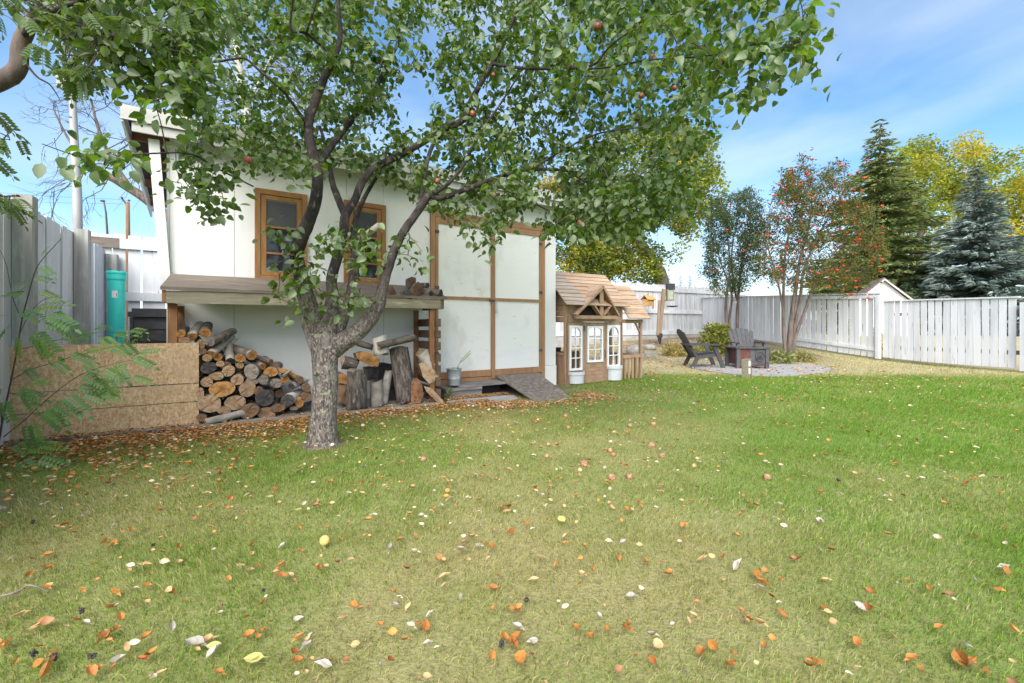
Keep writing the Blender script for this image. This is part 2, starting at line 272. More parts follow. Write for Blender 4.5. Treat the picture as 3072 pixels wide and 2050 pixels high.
def logend(name, inner, outer, dark, ringscale=55):
    m = bpy.data.materials.new(name); m.use_nodes = True; t = m.node_tree; N = t.nodes; Lk = t.links; b = N['Principled BSDF']
    b.inputs['Roughness'].default_value = .8; b.inputs['Specular IOR Level'].default_value = .2
    tc = N.new('ShaderNodeTexCoord'); oi = N.new('ShaderNodeObjectInfo')
    wv = N.new('ShaderNodeTexWave'); wv.wave_type = 'RINGS'; wv.rings_direction = 'Y'; wv.inputs['Scale'].default_value = ringscale
    wv.inputs['Distortion'].default_value = 2.2; wv.inputs['Detail'].default_value = 3; wv.inputs['Detail Scale'].default_value = .4
    Lk.new(tc.outputs['Object'], wv.inputs['Vector'])
    nz = N.new('ShaderNodeTexNoise'); nz.inputs['Scale'].default_value = 24; nz.inputs['Detail'].default_value = 6
    ad = N.new('ShaderNodeVectorMath'); Lk.new(tc.outputs['Object'], ad.inputs[0])
    mu = N.new('ShaderNodeMath'); mu.operation = 'MULTIPLY'; mu.inputs[1].default_value = 31; Lk.new(oi.outputs['Random'], mu.inputs[0]); Lk.new(mu.outputs[0], ad.inputs[1])
    Lk.new(ad.outputs[0], nz.inputs['Vector'])
    ln = N.new('ShaderNodeVectorMath'); ln.operation = 'LENGTH'; Lk.new(tc.outputs['Object'], ln.inputs[0])
    def mix(f, a, c):
        x = N.new('ShaderNodeMix'); x.data_type = 'RGBA'
        for k, s in (('Factor', f), ('A', a), ('B', c)):
            if hasattr(s, 'links'): Lk.new(s, x.inputs[k])
            else: x.inputs[k].default_value = s if not isinstance(s, tuple) else (*s, 1)
        return x.outputs['Result']
    def rng(s, a, c, lo=0, hi=1):
        r = N.new('ShaderNodeMapRange'); r.inputs[1].default_value = a; r.inputs[2].default_value = c; r.inputs[3].default_value = lo; r.inputs[4].default_value = hi; Lk.new(s, r.inputs[0]); return r.outputs[0]
    c = mix(rng(ln.outputs['Value'], .005, .06), inner, outer)
    c = mix(rng(wv.outputs['Fac'], .3, 1, 0, .35), c, dark)
    c = mix(rng(nz.outputs['Fac'], .48, .66, 0, .75), c, dark)
    hs = N.new('ShaderNodeHueSaturation'); Lk.new(c, hs.inputs['Color']); Lk.new(rng(oi.outputs['Random'], 0, 1, .8, 1.15), hs.inputs['Value'])
    Lk.new(hs.outputs[0], b.inputs['Base Color'])
    bp = N.new('ShaderNodeBump'); bp.inputs['Strength'].default_value = .4; bp.inputs['Distance'].default_value = .004; Lk.new(nz.outputs['Fac'], bp.inputs['Height']); Lk.new(bp.outputs[0], b.inputs['Normal'])
    return m
M['e_orange'] = logend('orange_cut_end', (.26,.105,.03), (.50,.27,.10), (.22,.10,.04))
M['e_tan'] = logend('tan_cut_end', (.38,.235,.13), (.46,.325,.21), (.20,.12,.07))
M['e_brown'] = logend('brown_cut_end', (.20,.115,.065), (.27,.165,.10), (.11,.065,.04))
M['e_grey'] = logend('grey_cut_end', (.27,.225,.19), (.33,.28,.24), (.13,.11,.095))
M['e_red'] = logend('reddish_split_wood', (.26,.11,.055), (.33,.16,.085), (.09,.05,.035), 14)
M['e_dark'] = logend('dark_brown_wood', (.085,.05,.033), (.12,.075,.05), (.045,.03,.022))
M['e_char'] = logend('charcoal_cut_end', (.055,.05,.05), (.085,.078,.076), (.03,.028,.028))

# ------------------------------------------------------------------ ground and lawn
def vnoise(x, y, f, seed=0):                                   # smooth value noise 0..1
    x = np.asarray(x) * f + seed * 17.3; y = np.asarray(y) * f + seed * 9.1
    xi, yi = np.floor(x), np.floor(y); xf, yf = x - xi, y - yi
    def h(a, b): s = np.sin(a * 127.1 + b * 311.7 + seed * 74.7) * 43758.5453; return s - np.floor(s)
    u, v = xf*xf*(3-2*xf), yf*yf*(3-2*yf)
    return (h(xi, yi)*(1-u) + h(xi+1, yi)*u)*(1-v) + (h(xi, yi+1)*(1-u) + h(xi+1, yi+1)*u)*v
def sstep(a, b, x): t = np.clip((x - a) / (b - a), 0, 1); return t*t*(3-2*t)
TRUNK = gnd(968, 1335)
def shedloc(x, y):
    px, py = x - SL.x, y - SL.y
    return px*DX.x + py*DX.y, px*DN.x + py*DN.y
def dryness(x, y):
    n = .55*vnoise(x, y, 1.1, 1) + .3*vnoise(x, y, 3.1, 2) + .15*vnoise(x, y, 9, 3)
    k = .48 + .9*(n - .5)
    k = k - .42*sstep(.5, 3.2, x - .10*y) * (1 - sstep(8.3, 9.3, y))             # watered green on the right
    k = k + .55*sstep(8.2, 9.4, y + .12*(x-4))                             # tan grass by the patio
    dt = np.hypot(x - TRUNK.x - .2, y - TRUNK.y + .2)
    k = k - .30*np.exp(-((dt - .55)/.5)**2)
    k = k - .18*sstep(2.2, 1.4, y)*0
    return np.clip(k, 0, 1)
def bare(x, y):                                                # 1 = soil shows
    s, q = shedloc(x, y)
    b = sstep(-.95, -.72, q) * (s < 3.0) * (s > -1.1)
    b = np.maximum(b, sstep(-.75, -.2, q) * (s < 5.2) * (s > -1))
    b = np.maximum(b, np.exp(-(((x + 3.1)/.45)**2 + ((y - 2.32)/.28)**2)) * 1.2)
    b = np.maximum(b, sstep(10.8, 12.2, y) * (x < 9.0) * .8 * (.4 + vnoise(x, y, 1.7, 5)))
    dt = np.hypot(x - TRUNK.x, y - TRUNK.y); b = np.maximum(b, sstep(.26, .14, dt))
    return np.clip(b, 0, 1)
PATIO = [gnd(u, v) for u, v in ((2062,1104),(2110,1093),(2200,1087),(2330,1088),(2430,1095),(2510,1108),(2470,1119),(2400,1128),(2310,1133),(2200,1126),(2120,1115))]
def in_poly(x, y, P):
    ins = np.zeros(np.shape(x), bool); n = len(P)
    for i in range(n):
        a, b = P[i], P[(i+1) % n]
        ins ^= ((a.y > y) != (b.y > y)) & (x < (b.x - a.x) * (y - a.y) / (b.y - a.y + 1e-9) + a.x)
    return ins
GREEN = np.array((.15, .262, .032)); DRY = np.array((.40, .335, .165)); TAN = np.array((.45, .385, .24))
def grass_col(x, y, k):
    tan = sstep(8.4, 9.6, y + .12*(x-4))[:, None]
    dry = DRY*(1-tan) + TAN*tan
    return GREEN*(1-k[:, None]) + dry*k[:, None]
def make_ground():
    xs = np.concatenate([[-400,-150,-60,-25,-14], np.arange(-9, 14.01, .16), [18,26,45,100,200,400]])
    ys = np.concatenate([[-200,-60,-20,-6,-1], np.arange(.2, 19.01, .16), [22,27,40,80,160,400,900]])
    X, Yg = np.meshgrid(xs, ys); x, y = X.ravel(), Yg.ravel()
    tz = np.clip((y-10.2)/7.3, 0, 1); z = .55*tz*tz*(3-2*tz) + .012*(vnoise(x, y, .8, 4)-.5)*(np.abs(x) < 20)
    k = dryness(x, y); b = bare(x, y)[:, None]
    col = grass_col(x, y, k)*.85*(1-b) + np.array((.115,.085,.06))*b
    cols = np.concatenate([col, np.ones((len(x), 1))], 1)
    nx, ny = len(xs), len(ys); i = (np.arange(ny-1)[:, None]*nx + np.arange(nx-1)[None]).ravel()
    tr = np.concatenate([np.stack([i, i+1, i+nx+1], 1), np.stack([i, i+nx+1, i+nx], 1)])
    tag(bulk('ground', np.stack([x, y, z], 1), tr, M['ground'], None, cols, True), kind='structure')
make_ground()
def make_grass():
    V, T, COL, base = [], [], [], 0
    for (y0, y1, dens, w, h, seg) in ((.5,2.2,21000,.0024,.034,2),(2.2,3.6,13500,.0032,.036,2),(3.6,5.6,7500,.005,.038,1),(5.6,9,3200,.009,.05,1),(9,14.5,1100,.014,.055,1)):
        hw_ = 1.24*y1 + 1.5; n = int(dens * 2*hw_ * (y1-y0)); y = RNG.uniform(y0, y1, n); x = RNG.uniform(-hw_, hw_, n); kp = np.abs(x) < 1.24*y + 1.5; x, y = x[kp], y[kp]; n = len(x)
        b = bare(x, y); s, q = shedloc(x, y)
        ok = (RNG.random(n) > b*1.05) & ~((q > -.8) & (s < 5.2)) & ~in_poly(x, y, PATIO) & ~((q > .8) & (s < 5.3)) & (x < 11.2) & ~((s > 2.95) & (s < 4.0) & (q > -1.15) & (s < 3.9))
        ok &= RNG.random(n) > .25 * (vnoise(x, y, 6, 8) > .55)
        x, y = x[ok], y[ok]; n = len(x); k = dryness(x, y)
        kk = np.clip(k + RNG.normal(0, .34, n), 0, 1); c = grass_col(x, y, kk) * RNG.uniform(.55, 1.55, n)[:, None]
        c = np.where((RNG.random(n) < .12*k)[:, None], np.array((.44,.37,.21)), c)
        tz = np.clip((y-10.2)/7.3, 0, 1); z = .55*tz*tz*(3-2*tz) - .004
        hh = h * RNG.uniform(.35, 1.35, n) * np.where(RNG.random(n) < .03, 1.4, 1) * (1 - .35*k) * (.75 + .5*vnoise(x, y, 5, 9)); a = RNG.uniform(0, 2*np.pi, n)
        lean = np.abs(RNG.normal(.55, .4, n)) * hh; la = RNG.uniform(0, 2*np.pi, n) * .55 + 2.2 + 2.0*vnoise(x, y, 2.2, 11)
        bx, by = np.cos(a)*w/2*RNG.uniform(.6, 1.3, n), np.sin(a)*w/2; lx, ly = np.cos(la)*lean, np.sin(la)*lean
        p0 = np.stack([x-bx, y-by, z], 1); p1 = np.stack([x+bx, y+by, z], 1); tip = np.stack([x+lx, y+ly, z+hh*.86], 1)
        C4 = np.concatenate([c, np.ones((n, 1))], 1)
        if seg == 2:
            m0 = np.stack([x-bx*.8+lx*.35, y-by*.8+ly*.35, z+hh*.58], 1); m1 = np.stack([x+bx*.8+lx*.35, y+by*.8+ly*.35, z+hh*.58], 1)
            P = np.stack([p0, p1, m0, m1, tip], 1).reshape(-1, 3); i = base + np.arange(n)*5
            T.append(np.stack([i, i+1, i+3, i, i+3, i+2, i+2, i+3, i+4], 1).reshape(-1, 3)); V.append(P); COL.append(np.repeat(C4, 5, 0)); base += 5*n
        else:
            P = np.stack([p0, p1, tip], 1).reshape(-1, 3); i = base + np.arange(n)*3
            T.append(np.stack([i, i+1, i+2], 1)); V.append(P); COL.append(np.repeat(C4, 3, 0)); base += 3*n
    o = bulk('lawn_grass', np.concatenate(V), np.concatenate(T), M['grass'], None, np.concatenate(COL))
    tag(o, 'short mown lawn, green to the right and dry straw-coloured in patches', 'grass', kind='stuff')
make_grass()
mb = MB(); n = len(PATIO); zt = [p.z + .022 for p in PATIO]
vs = [(p.x, p.y, z) for p, z in zip(PATIO, zt)] + [(p.x, p.y, z-.08) for p, z in zip(PATIO, zt)]
mb.add(vs, [tuple(range(n-1, -1, -1))] + [(i, (i+1) % n, (i+1) % n + n, i+n) for i in range(n)])
tag(part('patio', mb, mat('patio_concrete', (.30,.29,.285), .95, [((.22,.215,.21), 4, .42, .65), ((.38,.37,.36), 40, .55, .7)], ((70), .6, .008), 'World')), kind='structure')


# ------------------------------------------------------------------ the shed
shed = thing('garden_shed', 'large white plywood shed with brown trimmed windows and tall double doors', 'shed', SL, ANG)
def sp(name, mb, m, parent=None, smooth=False): return part(name, mb, M[m], parent if parent else shed, smooth)
WT = 3.02                                                       # wall top under the fascia
SEAM = (0, .585, 1.80, 2.275, 2.93)
SD = 1.15                                                        # depth of the shed
for a, b in zip(SEAM[:-1], SEAM[1:]):
    sp('wall_panel', MB().box(a + .002, b - .002, 0, .03, .04, WT), 'paint')
sp('wall_panel', MB().box(2.932, 4.93, 0, .03, 2.66, WT), 'paint')
sp('wall_panel', MB().box(4.934, SW, 0, .03, .34, WT), 'paint')
sp('base_board', MB().box(4.94, SW + .006, -.012, .03, .0, .335), 'paint')
sp('side_wall', MB().add(
    [(0, .03, 0), (0, SD, 0), (0, SD, 2.58), (0, .03, WT), (.03, .03, 0), (.03, SD, 0), (.03, SD, 2.58), (.03, .03, WT)],
    [(0,3,2,1),(4,5,6,7),(0,1,5,4),(1,2,6,5),(2,3,7,6),(3,0,4,7)]), 'paint')
sp('side_wall', MB().add([(SW-.03, .03, 0), (SW-.03, SD, 0), (SW-.03, SD, 2.58), (SW-.03, .03, WT), (SW, .03, 0), (SW, SD, 0), (SW, SD, 2.58), (SW, .03, WT)],
    [(0,3,2,1),(4,5,6,7),(0,1,5,4),(1,2,6,5),(2,3,7,6),(3,0,4,7)]), 'paint')
sp('rear_wall', MB().box(0, SW, SD, SD + .03, 0, 2.56), 'paint')
# roof: single pitch falling to the back, with overhangs
OV, OE = -.22, SD + .17
def rz(y): return 3.07 - .40 * y
mb = MB(); x0, x1 = -.33, SW + .12
mb.add([(x0, OV, rz(OV)), (x1, OV, rz(OV)), (x1, OE, rz(OE)), (x0, OE, rz(OE)), (x0, OV, rz(OV)+.035), (x1, OV, rz(OV)+.035), (x1, OE, rz(OE)+.035), (x0, OE, rz(OE)+.035)],
       [(0,3,2,1),(4,5,6,7),(0,1,5,4),(1,2,6,5),(2,3,7,6),(3,0,4,7)])
roof = sp('roof', mb, 'roofing')
sp('fascia', MB().box(x0 - .02, x1 + .02, OV - .03, OV - .005, 3.035, rz(OV) + .02), 'fasciapaint', roof)
sp('fascia', MB().box(x0 + .06, x1, OV + .0, OV + .025, 2.94, 3.032), 'fasciapaint', roof)
for xx in (x0 - .02, x1):
    sp('barge_board', MB().add([(xx, OV, rz(OV)-.14), (xx+.02, OV, rz(OV)-.14), (xx+.02, OE, rz(OE)-.14), (xx, OE, rz(OE)-.14), (xx, OV, rz(OV)-.004), (xx+.02, OV, rz(OV)-.004), (xx+.02, OE, rz(OE)-.004), (xx, OE, rz(OE)-.004)],
       [(0,3,2,1),(4,5,6,7),(0,1,5,4),(1,2,6,5),(2,3,7,6),(3,0,4,7)]), 'paint', roof)
for i in range(4):
    yy = .06 + i * .36
    sp('rafter_tail', MB().box(x0 + .01, -.002, yy, yy + .04, rz(yy) - .10, rz(yy) - .01), 'soffit', roof)
sp('corner_brace', MB().beam((-.115, -.10, 2.93), (-.03, -.03, 1.50), .09, .028, (0, -1, 0)), 'paint')
sp('corner_board', MB().box(-.022, .0, -.004, .09, .0, 2.9), 'paint')
sp('gutter_vent', MB().box(4.05, 4.17, -.05, -.002, 2.86, 2.95), 'steel')

def window(x0, x1, z0, z1, mid):
    w_ = sp('window', MB(), 'wintrim')
    w_.data = MB().box(x0, x0+.055, -.03, -.002, z0, z1).box(x1-.055, x1, -.03, -.002, z0, z1).box(x0+.055, x1-.055, -.03, -.002, z1-.06, z1).box(x0+.055, x1-.055, -.034, -.002, z0, z0+.07).mesh('window', M['wintrim'])
    a, b = x0 + .062, x1 - .062
    f = MB().box(a, a+.055, -.021, -.003, z0+.075, z1-.065).box(b-.055, b, -.021, -.003, z0+.075, z1-.065)
    f.box(a+.055, b-.055, -.021, -.003, z1-.115, z1-.065).box(a+.055, b-.055, -.021, -.003, z0+.075, z0+.125)
    sp('sash', f, 'wintrim', w_)
    for zz in mid: sp('muntin', MB().box(a+.055, b-.055, -.018, -.004, zz-.011, zz+.011), 'wintrim', w_)
    zs = [z0+.125] + list(mid) + [z1-.115]
    for i in range(len(zs)-1):
        sp('pane', MB().box(a+.055, b-.055, -.010, -.006, zs[i]+.012, zs[i+1]-.012), 'glassg' if i == len(zs)-2 else 'glassd', w_)
    return w_
window(.785, 1.34, 1.52, 2.605, (1.86, 2.17))
window(1.765, 2.30, 1.50, 2.615, (1.82, 2.16))
# double doors
tr = MB().box(2.935, 3.0, -.028, -.003, .13, 2.655).box(4.86, 4.93, -.028, -.003, .13, 2.655).box(3.0, 4.86, -.028, -.003, 2.565, 2.655).box(3.0, 4.86, -.022, -.003, .13, .225)
frame = sp('door_frame', tr, 'trim')
for (a, b, nm_) in ((3.006, 3.905, 'l'), (3.975, 4.855, 'r')):
    d = sp('door', MB().box(a, b, -.020, .02, .235, 2.56), 'doorpaint')
    sp('door_rail', MB().box(a, b, -.034, -.021, .235, .33), 'trim', d)
    sp('door_rail', MB().box(a, b, -.034, -.021, 1.385, 1.43), 'trim', d)
    sp('door_rail', MB().box(a, b, -.034, -.021, 2.47, 2.555), 'trim', d)
    sp('door_stile', MB().box(a if nm_ == 'l' else b-.045, a+.04 if nm_ == 'l' else b, -.033, -.0212, .331, 2.469), 'trim', d)
    for zz in (.6, 1.55, 2.35):
        sp('hinge', MB().box(*((a-.012, a+.05) if nm_ == 'l' else (b-.05, b+.012)), -.040, -.0345, zz-.02, zz+.02), 'steel', d)
sp('centre_stile', MB().box(3.908, 3.972, -.045, .0, .19, 2.562), 'trim')
h = sp('hasp', MB().box(3.86, 3.96, -.058, -.0455, 1.375, 1.405), 'steel')
sp('padlock', MB().box(3.965, 4.0, -.075, -.047, 1.20, 1.26).tube([(3.97,-.06,1.26),(3.972,-.06,1.34),(3.982,-.06,1.365),(3.993,-.06,1.34),(3.995,-.06,1.26)], .005, 6), 'galv', h)

def sthing(name, label, cat, x, y, z=0.0, rz=0.0, group=None): return thing(name, label, cat, S(x, y, z), ANG + rz, group)
# step, pad, ramp, bucket
t = sthing('door_step', 'grey weathered wooden step below the left shed door', 'step', 0, 0)
part('tread', MB().box(3.0, 3.55, -.42, -.05, .105, .145), M['stonegrey'], t); part('tread', MB().box(3.2, 4.0, -.40, -.045, .146, .175), M['stonegrey'], t)
part('riser', MB().box(3.02, 3.56, -.39, -.06, .0, .104), M['stonegrey'], t); part('riser', MB().box(3.57, 3.97, -.20, -.06, .0, .145), M['black'], t)
mb = MB(); pp = [(2.93,-.62),(3.15,-.98),(3.5,-1.06),(3.85,-.9),(3.95,-.62),(3.6,-.45),(3.1,-.43)]
mb.add([(*p, .018) for p in pp] + [(*p, -.05) for p in pp], [tuple(range(7))] + [(i, i+7, (i+1) % 7+7, (i+1) % 7) for i in range(7)])
o = part('stepping_slab', mb, M['concrete'], None, False, SL, (0, 0, ANG)); tag(o, 'flat worn grey slab on the ground before the door step', 'slab')
mb = MB(); a = [(3.97,-.06,.235),(4.765,-.06,.235),(4.53,-1.20,.012),(3.885,-1.30,.012)]
mb.add([(x, y, z) for x, y, z in a] + [(x, y, z-.016) for x, y, z in a], [(0,3,2,1),(4,5,6,7),(0,1,5,4),(1,2,6,5),(2,3,7,6),(3,0,4,7)])
o = part('ramp', mb, M['ramp'], None, False, SL, (0, 0, ANG)); tag(o, 'worn brown board ramp leading up to the right shed door', 'ramp')
t = sthing('metal_bucket', 'small galvanised metal bucket planter on the step by the slatted side', 'bucket', 3.17, -.30, .1755)
part('body', MB().lathe([(.078,0),(.082,.004),(.085,.08),(.0885,.083),(.087,.088),(.0905,.091),(.089,.096),(.105,.222),(.110,.224),(.110,.232),(.103,.232),(.100,.222),(.095,.19)], 28), M['galv'], t, True)
part('soil', MB().lathe([(.094,.19),(.093,.2)], 20), M['soilm'], t)
V_, T_, K_ = [], [], []
mb = MB()
for i in range(60):
    a_, r_ = random.random()*6.28, random.random()*.09; hh = random.uniform(.02, .06); p = Vector((math.cos(a_)*r_, math.sin(a_)*r_, .2))
    q = p + Vector((random.uniform(-.03,.03), random.uniform(-.03,.03), hh)); mb.add([p + Vector((-.003,0,0)), p + Vector((.003,0,0)), q], [(0,1,2)])
for i in range(2):
    pts = [Vector((.03, .0, .2)), Vector((.09, -.01, .30+.02*i)), Vector((.17, -.02, .36+.05*i)), Vector((.25, 0, .42+.04*i))]
    mb.tube(pts, [.002,.0018,.0015,.001], 4)
    for j in range(12):
        p = pts[1].lerp(pts[3], j/11); mb.add([p, p + Vector((.012,0,.014)), p + Vector((.002,.008,.02))], [(0,1,2)])
part('plant', mb, M['sapleaf'], t)

# ------------------------------------------------------------------ the wood store in front of the shed
t = sthing('wood_store', 'lean-to firewood store with a sloping grey plank roof below the shed windows', 'wood store', 0, 0)
ws = t
def slope_plank(xa, xb, ya, yb, mat_, nm_='roof_plank', dz=0):
    def zz(y): return 1.335 + (y + .74) * .27 + dz
    return part(nm_, MB().add([(xa,ya,zz(ya)),(xb,ya,zz(ya)),(xb,yb,zz(yb)),(xa,yb,zz(yb)),(xa,ya,zz(ya)+.03),(xb,ya,zz(ya)+.03),(xb,yb,zz(yb)+.03),(xa,yb,zz(yb)+.03)],
       [(0,3,2,1),(4,5,6,7),(0,1,5,4),(1,2,6,5),(2,3,7,6),(3,0,4,7)]), M[mat_], t)
for i, (ya, yb) in enumerate(((-.74,-.50),(-.497,-.255),(-.252,-.035))):
    slope_plank(0.02, 2.88, ya, yb, 'weather')
part('front_beam', MB().box(.06, 2.80, -.725, -.688, 1.215, 1.332), M['oldwood'], t)
part('end_beam', MB().box(2.802, 2.845, -.72, -.04, 1.215, 1.335), M['slat'], t)
part('end_beam', MB().box(.03, .058, -.72, -.04, 1.22, 1.335), M['brownwood'], t)
for (x, y) in ((.06,-.635),(.06,-.08),(2.67,-.685),(2.67,-.10)):
    part('post', MB().box(x, x + (.075 if x < 1 else .06), y, y + .04, .02, 1.212), M['brownwood'], t)
for i in range(8):
    zz = 1.09 - i * .148
    part('side_slat', MB().box(2.735, 2.795, -.74, -.06, zz - .10, zz), M['slat'], t)
part('floor_board', MB().box(-.0, 2.72, -.80, -.02, .0, .045), M['stonegrey'], t)
part('edge_rail', MB().box(.33, 2.72, -.835, -.806, .0, .055), M['oldwood'], t)
t = sthing('strand_board_panel', 'tall brown strand board panel of three boards beside the firewood', 'panel', 0, 0)
for z0, z1 in ((.04,.260),(.267,.437),(.446,.835)):
    part('board', MB().box(-.985, .305, -.660, -.643, z0, z1), M['osb'], t)
part('stake', MB().box(.265, .30, -.640, -.60, 0, .8), M['brownwood'], t)
part('ground_timber', MB().box(-.985, .33, -.70, -.66, 0, .038), M['stonegrey'], t)

# ------------------------------------------------------------------ logs
def make_log(label, u, v, r, end, tilt=0.0, yaw=0.0, L=.40, bark='logbark', off=-.60, sq=1.0, seed=0, group=None, knot=None, taper=1.0, name='log'):
    """cut end faces the yard at pixel (u, v); r in metres; axis runs into the store, tilt raises its far end, yaw turns it"""
    s, z = fac(u, v, off); rr = random.Random(seed); n = 16; mb = MB(); rings = 6
    ph = [rr.random()*6.28 for _ in range(4)]; am = [rr.uniform(.02,.07), rr.uniform(.01,.05), rr.uniform(.01,.03)]
    def prof(a, y): return r * (1 + am[0]*math.sin(2*a+ph[0]) + am[1]*math.sin(3*a+ph[1]+y*3) + am[2]*math.sin(7*a+ph[2]+y*9))
    vs = []
    for i in range(rings):
        y = L * i / (rings-1); k = 1 + (taper-1)*i/(rings-1)
        for j in range(n):
            a = 2*math.pi*j/n; q = prof(a, y)*k*(1 + rr.uniform(-.025,.025)); vs.append((math.cos(a)*q, y, math.sin(a)*q*sq))
    fs = [(i*n+j, (i+1)*n+j, (i+1)*n+(j+1) % n, i*n+(j+1) % n) for i in range(rings-1) for j in range(n)] + [tuple(range((rings-1)*n, rings*n))]
    mb.add(vs, fs)
    if knot:
        for (ky, ka, kl) in knot:
            d = Vector((math.cos(ka), .25, math.sin(ka)*sq)); p = Vector((0, ky, 0)) + Vector((math.cos(ka)*r*.7, 0, math.sin(ka)*r*.7))
            mb.tube([p, p + d*kl*.5 , p + d*kl + Vector((0,.01,0))], [r*.42, r*.3, r*.16], 7, True, .1)
    o = part(name, mb, M[bark], None, True, S(s, off, z), Euler((tilt, 0, ANG + yaw)))
    e = MB(); ev = [(x*.985, 0, z_*.985) for x, y, z_ in vs[:n]]; inn = [(x*.5, .004*rr.uniform(-1,1), z_*.5) for x, y, z_ in vs[:n]]
    e.add(ev + inn + [(0, .002, 0)], [(j, (j+1) % n, (j+1) % n + n, j+n) for j in range(n)] + [(j+n, (j+1) % n + n, 2*n) for j in range(n)])
    e2 = part('cut_end', e, M[end], o)
    if r > .05:                                              # drying crack
        c = MB(); ca = rr.uniform(3.6, 5.8)
        for q in range(2 if r > .08 else 1):
            ca2 = ca + q*rr.uniform(1.5, 3); d = Vector((math.cos(ca2), 0, math.sin(ca2)*sq)); sd = Vector((-d.z, 0, d.x))
            c.add([sd*-.0008 + d*r*.1, d*r*.93 - sd*.0035, d*r*.93 + sd*.0035, sd*.0008 + d*r*.1], [(0,1,2,3)])
        for i_, vv in enumerate(c.v): c.v[i_] = (vv[0], -.0015, vv[2])
        part('crack', c, M['dark'], o)
    tag(o, label, 'log', group or 'firewood logs stacked in the left pile'); return o
PX = 4.40 / 1300 / 4.48
